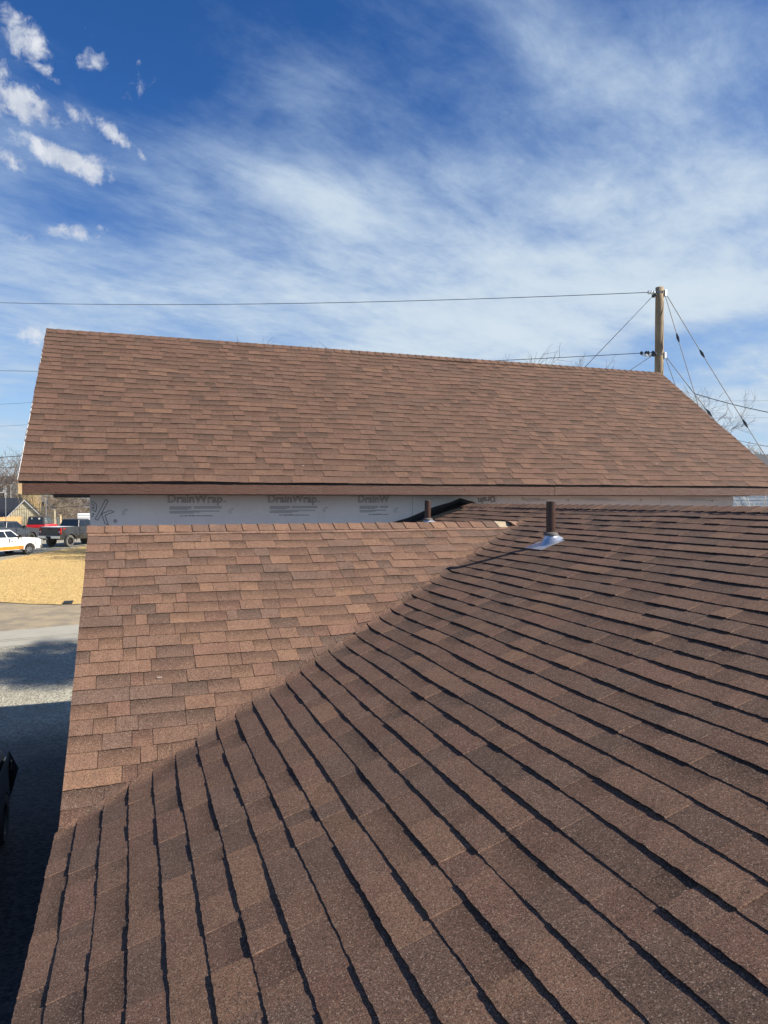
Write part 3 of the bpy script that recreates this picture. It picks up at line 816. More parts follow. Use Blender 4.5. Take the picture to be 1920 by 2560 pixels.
tree_proto('bush', seed=23, height=7, spread=.62, trunk_r=.13, levels=4, kids=5, twig_m='twig_pale', bark_m='bark', first=.05, twig_r=.014, up=.2)
tree_proto('bush2', seed=29, height=7, spread=.6, trunk_r=.15, levels=4, kids=5, twig_m='twig', bark_m='bark', first=.08, twig_r=.014, up=.25)
tree_proto('pale', seed=41, height=7, spread=.6, trunk_r=.13, levels=3, kids=4, twig_m='pale_bark', bark_m='pale_bark', first=.3, twig_r=.012)
tree_proto('caster', seed=57, height=8, spread=.6, trunk_r=.16, levels=5, kids=6, twig_r=.026, up=.12, first=.6)
def tree_at(key, px_, topy, F, label, kh, **kw):
    """kh: true height of the proto"""
    d = px_dir(px_, 1250); x, y = d.x*F, d.y*F
    top = (1250.5-topy)/FPX*F; h = top-zg(y); return tree(key, x, y, label, scale=h/kh, **kw)
for k in TREES: TREES[k] += (max(v[2] for v in TREES[k][1].v),)
def KH(k): return TREES[k][3]
def T(key, px_, topy, F, label, rz=0., **kw):
    kh = KH(key)
    d = px_dir(px_, 1250); x, y = d.x*F, d.y*F; h = (1250.5-topy)/FPX*F-zg(y)
    o = tree(key, x, y, label, scale=h/kh, rz=rz, **kw); return o
T('tall', 560, 838, 46, 'bare tree whose twig tips show over the left half of the steep ridge', 1.)
T('tall2', 668, 846, 50, 'bare tree whose sparse tips show just right of the leftmost twigs over the ridge', 2.)
T('tall2', 1275, 886, 52, 'bare tree with faint tips over the middle of the steep ridge', .4)
T('tall', 1545, 896, 72, 'bare tree with twig tips left of the utility pole', 2.5)
T('tall2', 1705, 962, 84, 'bare tree with its crown behind the guy wires at the right gable', 3.6)
T('bush', 1832, 1072, 60, 'small bare tree top half way down the right gable edge', 2.)
T('bush2', 1905, 1105, 66, 'bare bushy tree beyond the dark roof at the right edge', 1.)
T('bush', 1880, 1120, 70, 'low pale bare tree just above the dark roof at the right edge', 4.)
# left edge
T('tall2', 22, 1112, 92, 'tall bare forked tree behind the grey house at the left edge', 5.2)
T('bush2', 55, 1125, 100, 'bare grey brown tree right of the forked tree at the left edge', .9)
T('bush', -20, 1140, 96, 'bare tree cut by the left edge of the photo', 2.2)
T('bush2', 30, 1165, 88, 'lower bare brown tree in front of the forked tree', 3.)
T('bush', 75, 1160, 104, 'bare tree partly hidden by the steep roof corner', 4.4)
T('bush2', -5, 1185, 84, 'dense low bare tree above the grey house', 5.)
for i, (px_, ty, F, k) in enumerate([(104, 1205, 86, 'bush2'), (128, 1195, 92, 'bush'), (150, 1190, 84, 'bush2'), (172, 1185, 96, 'bush'), (196, 1190, 88, 'bush2'), (222, 1185, 98, 'bush'), (250, 1180, 92, 'bush2'), (145, 1235, 76, 'bush'), (168, 1245, 74, 'bush2'), (190, 1240, 80, 'bush')]):
    lb = ['tangled bare tree behind the dark shed', 'pale tangled bare tree behind the dark shed', 'bare tree above the red vehicle hood', 'pale bare tree under the gable overhang', 'bare tree left of the small blue grey house',
          'pale bare tree behind the blue grey house', 'bare tree hidden right of the wrapped wall corner', 'low pale bush beside the dark shed', 'low brown bush beyond the black pickup', 'low pale bush left of the white trailer'][i]
    T(k, px_, ty, F, lb, i*1.3, group='bare trees of the thicket under the eave')
t_, c_ = TREES['caster'][:2]; X_, Y_ = 23.2, 10.8; zt_ = max(v[2] for v in t_.v); zc0, zc1 = min(v[2] for v in c_.v), max(v[2] for v in c_.v)
rad_ = max(hypot(v[0], v[1]) for v in c_.v); gz_ = zg(Y_); top_ = 12.4-gz_
t_.v = [(v[0]*1.3, v[1]*1.3, v[2]/zt_*(top_+1.8)) for v in t_.v]
c_.v = [(v[0]/rad_*4.6, v[1]/rad_*4.6, top_+.4+(v[2]-zc0)/(zc1-zc0)*3.4) for v in c_.v]
tw = tree('caster', X_-.5, Y_, 'tall bare tree right of the steep roof, shading the lane')

# ------------------------------------------------------------------ utility pole and wires
M['pole'] = mat('weathered_pole', (.33, .25, .155), .9, vary=(2.2, .7, (.20, .15, .10)), bump=(22, .015))
M['wire'] = mat('dark_cable', (.035, .04, .05), .6)
M['steel'] = mat('dull_steel', (.45, .46, .47), .45, .8)
M['porcelain'] = mat('dark_insulator', (.025, .03, .035), .25)
M['glass_ins'] = mat('pale_insulator', (.8, .85, .86), .2)
pt = P(1649, 719, 25.2); PX, PY = pt.x, pt.y; pz = pt.z
pole = empty('utility_pole', (PX, PY, zg(PY)), 'weathered wooden utility pole with guy wires rising behind the right end of the ridge', 'utility pole')
mb = MB(); K = 20; rs = []
for i in range(25):
    z = zg(PY)-.3+(pz-zg(PY)+.3)*i/24; r_ = .185-.045*i/24
    rs.append([(PX+r_*cos(2*pi*j/K)*(1+.02*sin(i*2+j)), PY+r_*sin(2*pi*j/K), z) for j in range(K)])
mb.rings(rs, M['pole'], cap=True); mb.build('pole_shaft', pole, smooth=True, origin=(PX, PY, zg(PY)))
def wire(mb, a, b, r_, sag, m, n=16):
    a, b = Vector(a), Vector(b); pr = a
    for i in range(1, n+1):
        t = i/n; q = a.lerp(b, t)-Vector((0, 0, sag*4*t*(1-t))); mb.tube(pr, q, r_, r_, m, 4); pr = q
def wire_part(name, a, b, r_, sag, parent=pole, m='wire', knobs=()):
    mb = MB(); wire(mb, a, b, r_, sag, M[m]); a, b = Vector(a), Vector(b)
    for t in knobs:
        c = a.lerp(b, t)-Vector((0, 0, sag*4*t*(1-t))); d = (b-a).normalized()
        mb.tube(c-d*.16, c, .02, .05, M['porcelain'], 8, True); mb.tube(c, c+d*.16, .05, .02, M['porcelain'], 8, True)
    return mb.build(name, parent, origin=a)
for zz_, hd in ((733, .30), (888, .30)):
    c = P(1649, zz_, 25.2); mb = MB()
    for j in (0, 1): mb.tube((PX, PY, c.z-.02), (PX, PY, c.z+.05), .149, .149, M['steel'], 20, True)
    mb.box((PX+.10, PY-.16, c.z-.12), (PX+.19, PY-.06, c.z+.10), M['steel'])
    mb.build('pole_band', pole, origin=(PX, PY, c.z))
def insulator(name, a, b, m, discs):
    mb = MB(); a, b = Vector(a), Vector(b); d = (b-a); mb.tube(a, b, .014, .014, M['steel'], 6)
    for t in discs:
        c = a+d*t; u = d.normalized(); mb.tube(c-u*.05, c, .03, .075, M[m], 10, True); mb.tube(c, c+u*.05, .075, .04, M[m], 10, True)
    return mb.build(name, pole, origin=a)
insulator('insulator', P(1640, 731, 25.1), P(1618, 731, 25.1), 'glass_ins', (.25, .55, .8))
insulator('insulator', P(1640, 735, 25.0), P(1632, 741, 25.0), 'porcelain', (.3, .8))
insulator('insulator', P(1641, 881, 25.1), P(1600, 883, 25.1), 'porcelain', (.2, .5, .62, .9))
insulator('insulator', P(1641, 883, 25.0), P(1630, 889, 25.0), 'porcelain', (.3, .7))
insulator('insulator', P(1629, 887, 25.1), P(1606, 888, 25.1), 'glass_ins', (.2, .6))
wire_part('guy_wire', P(1634, 738, 25.1), P(1300, 1083, 24), .011, .03)
wire_part('guy_wire', P(1630, 889, 25.0), P(1440, 1010, 24), .011, .03)
wire_part('guy_wire', P(1661, 728, 25.2), P(1990, 1260, 22.5), .013, .06, knobs=(.31, .64))
wire_part('guy_wire', P(1661, 732, 25.2), P(1775, 1110, 24.5), .012, .02, knobs=(.30,))
wire_part('guy_wire', P(1661, 886, 25.2), P(1705, 1010, 25), .012, .0)
wire_part('guy_wire', P(1662, 887, 25.2), P(1850, 1130, 24), .013, .03, knobs=(.60,))
wire_part('service_cable', P(1736, 984, 24.6), P(2100, 1058, 22), .017, .12)
# long lines
def line(name, a, b, r_, sag, label, n=40):
    mb = MB(); wire(mb, a, b, r_, sag, M['wire'], n); tag(mb.build(name, origin=a), label, 'power line'); return mb
line('power_line', P(1618, 731, 25.1), P(-500, 733, 44), .012, .55, 'thin overhead line running left from the top of the utility pole')
line('power_line', P(1600, 883, 25.1), P(-500, 905, 46), .012, .62, 'overhead line running left from the lower insulators of the pole')
for (a, b, r_, sg, lb) in [
    (P(-300, 1025, 60), P(400, 985, 60), .012, .1, 'faint overhead line above the trees at the left edge'),
    (P(-300, 1082, 62), P(400, 1038, 62), .012, .1, 'faint lower overhead line at the left edge'),
    (P(-300, 1158, 48), P(380, 1112, 48), .028, .15, 'thick dark cable crossing the bare tree at the left edge'),
    (P(-300, 1182, 50), P(380, 1147, 50), .016, .1, 'thin dark cable just below the thick one at the left edge'),
    (P(-300, 1228, 46), P(420, 1214, 46), .010, .05, 'pale thin cable in front of the grey house'),
    (P(-300, 1286, 40), P(420, 1252, 40), .016, .08, 'dark cable crossing in front of the beige gable'),
    (P(1500, 1003, 70), P(2200, 999, 70), .012, .05, 'faint overhead line crossing the right guy wires'),
    (P(1500, 1045, 72), P(2200, 1042, 72), .012, .05, 'faint lower overhead line crossing the longest guy wire'),
    (P(1700, 1070, 40), P(2200, 1165, 40), .014, .1, 'dark cable falling to the right edge above the grey roof'),
    (P(1700, 1112, 64), P(2200, 1115, 64), .012, .05, 'thin line just above the dark roof at the right edge')]:
    line('power_line', a, b, r_, sg, lb, 14)

# ------------------------------------------------------------------ vehicles
def paint(name, c, rough=.3, metal=0.): return mat(name, c, rough, metal, coat=.6)
M['black_paint'] = paint('black_paint', (.028, .029, .031), .4)
M['grey_paint'] = paint('charcoal_paint', (.035, .040, .050), .35)
M['white_paint'] = paint('white_paint', (.82, .82, .82), .4)
M['red_paint'] = paint('red_paint', (.55, .012, .02), .4)
M['orange'] = mat('orange_vinyl', (.85, .20, .01), .5)
M['red_vinyl'] = mat('red_vinyl', (.5, .02, .02), .5)
M['glass'] = mat('tinted_glass', (.012, .016, .022), .06, spec=.8)
M['glass_pale'] = mat('side_glass', (.06, .08, .08), .08, spec=.8)
M['tyre'] = mat('tyre_rubber', (.045, .043, .04), .9)
M['tyre_dusty'] = mat('dusty_tyre', (.13, .125, .11), .95)
M['chrome'] = mat('chrome', (.75, .75, .76), .22, 1.)
M['alloy'] = mat('silver_rim', (.62, .63, .65), .35, .8)
M['black_rim'] = mat('black_rim', (.02, .02, .02), .4)
M['lamp_red'] = mat('red_lens', (.42, .01, .012), .2)
M['lamp_clear'] = mat('clear_lens', (.8, .82, .84), .15)
M['dark_trim'] = mat('dark_trim', (.02, .02, .02), .7)
M['canvas'] = mat('black_canvas', (.035, .035, .036), .85, bump=(3, .03))
M['bed_white'] = mat('pale_bed_cover', (.75, .74, .70), .5)

def lbuild(mb, name, parent, off=(0, 0, 0), bevel=0, label=None, smooth=False):
    """part built in its vehicle's own space; off = origin of the parent part in that space"""
    xs = [v for v in mb.v]; c = Vector([(min(p[i] for p in xs)+max(p[i] for p in xs))/2 for i in range(3)])
    O = c; me_off = O
    o = mb.build(name, None, origin=O, bevel=bevel, smooth=smooth); o.parent = parent; o.location = O-Vector(off)
    if label: o['label'] = label
    o['_c'] = 0; del o['_c']
    return o, c
def profile_body(mb, prof, hw, m, tum=None):
    """extrude a side profile (x, z) across the width; tum(z) narrows the half width"""
    f = tum or (lambda z: hw); n = len(mb.v); k = len(prof)
    for s_ in (1, -1):
        for x, z in prof: mb.v.append((x, s_*f(z), z))
    for i in range(k):
        j = (i+1) % k; mb.face((n+i, n+k+i, n+k+j, n+j), m)
    mb.face([n+i for i in range(k)][::-1], m); mb.face([n+k+i for i in range(k)], m)
def arch(xc, r_, z0, n=9, zc=None):
    t0 = asin((zc-z0)/r_) if zc is not None else 0
    return [(xc+r_*cos(pi-t0-(pi-2*t0)*i/n), z0+r_*sin(pi-t0-(pi-2*t0)*i/n)) for i in range(n+1)]
WHEELS = {}
def wheel(parent, x, y, r_, w, tyre_m, rim_m):
    key = (r_, w, tyre_m, rim_m); sgn = 1 if y > 0 else -1
    if key not in WHEELS:
        k = 28
        def ring(rr, yy): return [(rr*cos(2*pi*i/k), yy, rr*sin(2*pi*i/k)) for i in range(k)]
        t = MB(); t.rings([ring(r_*.62, -w/2+.02), ring(r_*.93, -w/2), ring(r_, -w/2+.04), ring(r_, w/2-.04), ring(r_*.93, w/2), ring(r_*.62, w/2-.02)], M[tyre_m])
        for i in range(0, k, 2):
            a = 2*pi*i/k; q = [((r_+.008)*cos(a+d), yy, (r_+.008)*sin(a+d)) for d, yy in ((0, -w/2+.05), (.11, -w/2+.05), (.11, w/2-.05), (0, w/2-.05))]; t.poly(q, M[tyre_m])
        rm = MB(); rm.rings([ring(r_*.62, -w/2+.01), ring(r_*.58, -w/2+.05), ring(r_*.57, w/2-.05), ring(r_*.62, w/2-.01)], M[rim_m])
        rm.poly(ring(r_*.57, 0), M['dark_trim'])
        for yy in (-w/2+.05, w/2-.05):
            for i in range(6):
                a = 2*pi*i/6; d = Vector((cos(a), 0, sin(a))); e = Vector((-sin(a), 0, cos(a)))
                p0, p1 = d*r_*.12, d*r_*.58
                q = [p0-e*.055, p0+e*.055, p1+e*.04, p1-e*.04]; rm.poly([(v.x, yy, v.z) for v in (q if yy > 0 else q[::-1])], M[rim_m]); rm.poly([(v.x, yy*.9, v.z) for v in q], M[rim_m])
            rm.tube((0, yy*.7, 0), (0, yy*1.06, 0), r_*.16, r_*.13, M[rim_m], 12, True)
        WHEELS[key] = (t.build('tyre'), rm.build('rim'))
        o1, o2 = WHEELS[key]
    else:
        o1, o2 = (o.copy() for o in WHEELS[key]); COL.objects.link(o1); COL.objects.link(o2)
    hub = MB(); hub.tube((0, -w*.3, 0), (0, w*.3, 0), r_*.2, r_*.2, M['dark_trim'], 10, True); h = hub.build('wheel'); h.parent = parent; h.location = (x, y, r_)
    for o in (o1, o2): o.parent = h; o.location = (0, 0, 0)
    return h
def quad_on(mb, a, b, c, d, m, out, inset=(.06, .06, .08, .06)):
    """window inset on the quad a(bottom rear) b(bottom front) c(top front) d(top rear), pushed out along out"""
    a, b, c, d = map(Vector, (a, b, c, d)); l, r_, bo, to = inset
    def P_(u, v): return a.lerp(b, u).lerp(d.lerp(c, u), v)+Vector(out)
    q = [P_(l, bo), P_(1-r_, bo), P_(1-r_, 1-to), P_(l, 1-to)]; mb.poly(q, m)
    return q
def place_vehicle(name, label, cat, loc, az, local=(0, 0), group='vehicles parked beyond the lawn'):
    root = empty(name, (0, 0, 0), label, cat, group); rz = pi/2-az; root.rotation_euler.z = rz
    off = Matrix.Rotation(rz, 3, 'Z') @ Vector((local[0], local[1], 0)); root.location = (loc[0]-off.x, loc[1]-off.y, loc[2]); return root
def pickup(label, loc, az, local, body_m, wr=.41, lift=0., tyre_m='tyre', rim_m='black_rim', stripe=False, badge=None, cover=None, bumper='chrome', cap=False):
    root = place_vehicle('pickup_truck', label, 'pickup truck', loc, az, local)
    B = M[body_m]; L = lift; hw = 1.0; xr, xf = -1.85, 1.85; ar = wr+.10
    mb = MB(); z0 = .48+L; axle = wr
    prof = [(-2.92, z0+.12)]+[(-2.92, 1.36+L), (-.95, 1.36+L), (.9, 1.30+L), (1.25, 1.32+L), (2.55, 1.20+L), (2.88, 1.08+L), (2.92, z0+.1), (2.85, z0)]
    prof += [(x, z) for x, z in arch(xf, ar, axle, 9, z0)][::-1]+[(.9, z0-.02), (-.9, z0-.02)]+[(x, z) for x, z in arch(xr, ar, axle, 9, z0)][::-1]+[(-2.85, z0)]
    profile_body(mb, prof, hw, B, tum=lambda z: hw-(.05 if z > 1.2+L else 0)-(.04 if z < .6+L else 0))
    body, _ = lbuild(mb, 'body', root, bevel=.035)
    # cab
    cb = MB(); zb, zt = 1.31+L, 1.93+L; b0, b1, t0, t1 = -.98, 1.22, -.72, .42; wb, wt = .94, .76
    bot = [(b0, wb, zb), (b1, wb, zb), (b1, -wb, zb), (b0, -wb, zb)]; top = [(t0, wt, zt), (t1, wt, zt), (t1, -wt, zt), (t0, -wt, zt)]
    cb.rings([bot[::-1], top[::-1]], B, cap=True); cab, _ = lbuild(cb, 'cab', root, bevel=.05)
    def win(name, a, b, c, d, out, inset, m='glass', parent=root):
        w_ = MB(); q = quad_on(w_, a, b, c, d, M[m], out, inset); w_.poly([p-Vector(out)*1.5 for p in q][::-1], M[m]); return lbuild(w_, name, parent)[0]
    for s_ in (1, -1):
        A, Bq, C_, D_ = (b0, s_*wb, zb), (b1, s_*wb, zb), (t1, s_*wt, zt), (t0, s_*wt, zt)
        for u0, u1 in ((.05, .42), (.46, .90)):
            i0 = MB(); q = quad_on(i0, A, Bq, C_, D_, M['glass'], (0, s_*.012, .0), (u0, 1-u1, .08, .14)); i0.poly([p-Vector((0, s_*.02, 0)) for p in q][::-1], M['glass']); lbuild(i0, 'side_window', root)
        for x0, x1 in ((-.92, .08), (.12, 1.12)):
            d_ = MB(); y_ = s_*(hw+.001)
            for xx in (x0, x1): d_.box((xx-.009, min(y_, y_-s_*.03), z0+.06), (xx+.009, max(y_, y_-s_*.03), 1.30+L), M['dark_trim'])
            d_.box((x0, min(y_, y_-s_*.03), z0+.05), (x1, max(y_, y_-s_*.03), z0+.065), M['dark_trim'])
            door, c_ = lbuild(d_, 'door_gap', root)
            h_ = MB(); h_.box((x0+.10, min(y_, y_+s_*.04), 1.08+L), (x0+.32, max(y_, y_+s_*.04), 1.12+L), M['dark_trim' if stripe else body_m]); lbuild(h_, 'door_handle', door, off=c_, bevel=.01)
        m_ = MB(); m_.box((.86, s_*.98 if s_ > 0 else -1.22, 1.34+L), (1.02, 1.22 if s_ > 0 else -.98, 1.54+L), M['dark_trim']); lbuild(m_, 'mirror', root, bevel=.03)
        fl = MB()
        for xc in (xr, xf):
            o_, i_ = arch(xc, ar+.07, axle, 12), arch(xc, ar-.01, axle, 12); y0_, y1_ = s_*(hw-.05), s_*(hw+.035)
            for a in range(12):
                fl.poly([(o_[a][0], y1_, o_[a][1]), (o_[a+1][0], y1_, o_[a+1][1]), (i_[a+1][0], y1_, i_[a+1][1]), (i_[a][0], y1_, i_[a][1])], B if not stripe else B)
                fl.poly([(o_[a][0], y0_, o_[a][1]), (o_[a+1][0], y0_, o_[a+1][1]), (o_[a+1][0], y1_, o_[a+1][1]), (o_[a][0], y1_, o_[a][1])], B)
        lbuild(fl, 'wheel_flare', root)
        tl = MB(); tl.box((-2.935, s_*.80 if s_ > 0 else -1.0, .86+L), (-2.80, 1.0 if s_ > 0 else -.80, 1.30+L), M['lamp_red']); tlo, c_ = lbuild(tl, 'tail_light', root, bevel=.02)
        t2 = MB(); t2.box((-2.945, s_*.82 if s_ > 0 else -.96, .98+L), (-2.93, .96 if s_ > 0 else -.82, 1.07+L), M['lamp_clear']); lbuild(t2, 'reversing_lens', tlo, off=c_)
        hl = MB(); hl.box((2.70, s_*.62 if s_ > 0 else -.96, .92+L), (2.935, .96 if s_ > 0 else -.62, 1.10+L), M['lamp_clear']); lbuild(hl, 'headlight', root, bevel=.02)
        ex = MB(); ex.tube((-2.3, s_*.62, .46+L), (-2.86, s_*.70, .44+L), .045, .05, M['chrome'], 10); lbuild(ex, 'exhaust_pipe', root)
    win('rear_window', (b0, wb, zb), (b0, -wb, zb), (t0, -wt, zt), (t0, wt, zt), (-.013, 0, 0), (.08, .08, .12, .12))
    win('windshield', (b1, wb, zb), (b1, -wb, zb), (t1, -wt, zt), (t1, wt, zt), (.013, 0, .012), (.05, .05, .06, .08))
    tg = MB(); tg.box((-2.945, -.79, .80+L), (-2.90, .79, 1.36+L), B); tgo, c_ = lbuild(tg, 'tailgate', root, bevel=.012)
    t3 = MB(); t3.box((-2.955, -.14, 1.20+L), (-2.94, .14, 1.27+L), M['dark_trim']); lbuild(t3, 'handle', tgo, off=c_)
    bp = MB(); bp.box((-3.10, -.98, .52+L), (-2.88, .98, .72+L), M[bumper]); bp.box((-3.11, -.24, .50+L), (-3.09, .24, .70+L), M['dark_trim']); lbuild(bp, 'rear_bumper', root, bevel=.02)
    bp = MB(); bp.box((2.86, -.98, .50+L), (3.06, .98, .76+L), M[bumper if not stripe else 'chrome']); lbuild(bp, 'front_bumper', root, bevel=.03)
    gr = MB(); gr.box((2.90, -.6, .80+L), (2.95, .6, 1.10+L), M['dark_trim']); lbuild(gr, 'grille', root)
    hi = MB(); hi.box((-3.32, -.04, .42+L), (-2.9, .04, .50+L), M['dark_trim']); hi.tube((-3.28, 0, .5+L), (-3.28, 0, .6+L), .03, .03, M['chrome'], 8, True); lbuild(hi, 'tow_hitch', root)
    un = MB(); un.box((-2.7, -.7, .40+L), (2.7, .7, .56+L), M['dark_trim']); lbuild(un, 'chassis', root)
    if cover:
        cv = MB(); cv.box((-2.86, -.86, 1.345+L), (-1.02, .86, 1.385+L), M[cover]); lbuild(cv, 'bed_cover', root, bevel=.01)
    if cap:
        cc = MB(); a0 = [(-2.86, .93, 1.34+L), (-1.0, .93, 1.34+L), (-1.0, -.93, 1.34+L), (-2.86, -.93, 1.34+L)]; a1 = [(-2.70, .78, 1.90+L), (-1.0, .78, 1.92+L), (-1.0, -.78, 1.92+L), (-2.70, -.78, 1.90+L)]
        cc.rings([a0[::-1], a1[::-1]], B, cap=True); cpo, c_ = lbuild(cc, 'bed_canopy', root, bevel=.04)
        for s_ in (1, -1):
            w_ = MB(); quad_on(w_, a0[0] if s_ > 0 else a0[3], a0[1] if s_ > 0 else a0[2], a1[1] if s_ > 0 else a1[2], a1[0] if s_ > 0 else a1[3], M['glass'], (0, s_*.012, 0), (.08, .06, .2, .14)); lbuild(w_, 'side_window', cpo, off=c_)
    if stripe:
        st = MB()
        for s_ in (-1, 1):
            y_ = s_*(hw+.004-.04); st.poly([(-1.32, y_+s_*.041, z0+.0), (1.30, y_+s_*.041, z0+.0), (1.30, y_+s_*.041, z0+.24), (-1.32, y_+s_*.041, z0+.24)], M['orange'])
            st.poly([(-2.9, y_+s_*.041, z0+.14), (-2.35, y_+s_*.041, z0+.14), (-2.35, y_+s_*.041, z0+.30), (-2.9, y_+s_*.041, z0+.30)], M['orange'])
        lbuild(st, 'orange_stripe', root)
        lg = MB(); y_ = -(hw+.006)
        for (x0, w_, h_) in ((.44, .10, .06), (.52, .16, .12), (.64, .14, .07)): lg.poly([(x0, y_, 1.00), (x0+w_, y_, 1.00), (x0+w_/2, y_, 1.00+h_)], M['orange'])
        lbuild(lg, 'door_logo', root)
        l2 = MB()
        for i in range(6): l2.box((.38+i*.075, y_, .91), (.43+i*.075, y_+.003, .955), M['grille_grey'])
        lbuild(l2, 'door_lettering', root)
    if badge:
        cu = bpy.data.curves.new('t', 'FONT'); cu.body = badge; cu.size = .17; cu.fill_mode = 'FRONT'; cu.offset = .006; cu.materials.append(M['red_vinyl'])
        o = bpy.data.objects.new('t', cu); COL.objects.link(o); bpy.context.view_layer.update()
        me = bpy.data.meshes.new_from_object(o.evaluated_get(bpy.context.evaluated_depsgraph_get())); bpy.data.objects.remove(o, do_unlink=True)
        o = bpy.data.objects.new('bedside_lettering', me); COL.objects.link(o); o.parent = root; o.rotation_euler = (pi/2, 0, 0); o.location = (-2.66, -(hw+.004-.05+.05), 1.19+L)
    for x in (xr, xf):
        for y in (.84, -.84): wheel(root, x, y, wr, .27, tyre_m, rim_m)
    return root
M['grille_grey'] = mat('grey_vinyl', (.3, .3, .32), .6)
def gp(x, y): p = ground_pt(x, y); return (p.x, p.y, zg(p.y)+.004)
AZ = radians(37)
p = ground_pt(177, 1367)
pickup('black lifted pickup truck with dusty tyres, parked closest to the wrapped wall', (p.x, p.y, zg(p.y)), AZ, (-1.85, -.98), 'black_paint', wr=.45, lift=.16, tyre_m='tyre_dusty', badge='FX4', cover='bed_white')
p = ground_pt(76, 1386)
pickup('white pickup truck with an orange stripe along its side, nearest the lawn', (p.x, p.y, zg(p.y)), AZ, (1.85, -.98), 'white_paint', wr=.40, rim_m='alloy', stripe=True, bumper='white_paint').scale = (.97, .97, .90)
p = px_dir(82, 1250)*61
pickup('dark grey pickup truck with a covered bed, parked behind the white one', (p.x, p.y, zg(p.y)), AZ, (1.85, -.98), 'grey_paint', wr=.42, cap=True).scale = (.95, .95, .93)
# red off-road car with a soft top
p = px_dir(88, 1250)*66.; jr = place_vehicle('off_road_car', 'red off-road car with a black soft top, seen from behind beside the black pickup', 'off-road car', (p.x, p.y, zg(p.y)), radians(11), (-1.95, 0))
mb = MB(); RB = M['red_paint']; ar = .52
prof = [(-1.95, .62), (-1.95, 1.26), (.35, 1.26), (.55, 1.24), (1.8, 1.16), (1.95, 1.05), (1.95, .60)]+arch(1.35, ar, .45, 9, .6)[::-1]+[(.8, .60), (-.6, .60)]+arch(-1.15, ar, .45, 9, .6)[::-1]
profile_body(mb, prof, .80, RB); lbuild(mb, 'body', jr, bevel=.03)
tp = MB(); a0 = [(-1.93, .78, 1.26), (.45, .78, 1.26), (.45, -.78, 1.26), (-1.93, -.78, 1.26)]; a1 = [(-1.74, .68, 2.02), (.22, .68, 2.0), (.22, -.68, 2.0), (-1.74, -.68, 2.02)]
tp.rings([a0[::-1], a1[::-1]], M['canvas'], cap=True); lbuild(tp, 'soft_top', jr, bevel=.06)
w_ = MB(); quad_on(w_, a0[0], a0[3], a1[3], a1[0], M['glass'], (-.014, 0, 0), (.10, .10, .10, .14)); rw, c_ = lbuild(w_, 'rear_window', jr)
stk = MB()
for (x_, z_, w2, h2) in ((.34, 1.78, .10, .14), (-.30, 1.80, .22, .10), (-.30, 1.74, .14, .04)): stk.poly([(-1.885+(z_-1.6)*.25, x_+w2/2, z_), (-1.885+(z_-1.6)*.25, x_-w2/2, z_), (-1.885+(z_-1.6)*.25+.02, x_-w2/2*.4, z_+h2), (-1.885+(z_-1.6)*.25+.02, x_+w2/2*.4, z_+h2)], M['white_trim'])
lbuild(stk, 'window_sticker', rw, off=c_)
for s_ in (1, -1):
    for u0, u1 in ((.06, .44), (.52, .92)):
        w_ = MB(); quad_on(w_, a0[0] if s_ > 0 else a0[3], a0[1] if s_ > 0 else a0[2], a1[1] if s_ > 0 else a1[2], a1[0] if s_ > 0 else a1[3], M['glass_pale'], (0, s_*.014, 0), (u0, 1-u1, .14, .16)); lbuild(w_, 'side_window', jr)
    t_ = MB(); t_.box((-1.99, s_*.62 if s_ > 0 else -.76, .95), (-1.94, .76 if s_ > 0 else -.62, 1.12), M['lamp_red']); lbuild(t_, 'tail_light', jr, bevel=.01)
    fl = MB()
    for xc in (-1.15, 1.35):
        o_ = arch(xc, ar+.06, .45, 10)
        for a in range(10): fl.poly([(o_[a][0], s_*.76, o_[a][1]), (o_[a+1][0], s_*.76, o_[a+1][1]), (o_[a+1][0], s_*.97, o_[a+1][1]-.02), (o_[a][0], s_*.97, o_[a][1]-.02)], M['dark_trim'])
    lbuild(fl, 'wheel_flare', jr)
tg = MB(); tg.box((-1.975, -.50, .72), (-1.93, .50, 1.24), RB); tgo, c_ = lbuild(tg, 'tailgate', jr, bevel=.01)
t3 = MB(); t3.box((-1.99, -.34, .86), (-1.97, .34, 1.08), M['lamp_red']); lbuild(t3, 'pressed_panel', tgo, off=c_)
b_ = MB(); b_.box((-2.14, -.82, .50), (-1.96, .82, .64), M['dark_trim']); lbuild(b_, 'rear_bumper', jr, bevel=.02)
b_ = MB(); b_.box((1.96, -.7, .50), (2.12, .7, .64), M['dark_trim']); lbuild(b_, 'front_bumper', jr, bevel=.02)
g_ = MB(); g_.box((1.94, -.4, .72), (1.98, .4, 1.08), M['dark_trim']); lbuild(g_, 'grille', jr)
un = MB(); un.box((-1.8, -.55, .40), (1.8, .55, .62), M['dark_trim']); lbuild(un, 'chassis', jr)
for x in (-1.15, 1.35):
    for y in (.80, -.80): wheel(jr, x, y, .41, .26, 'tyre', 'black_rim')
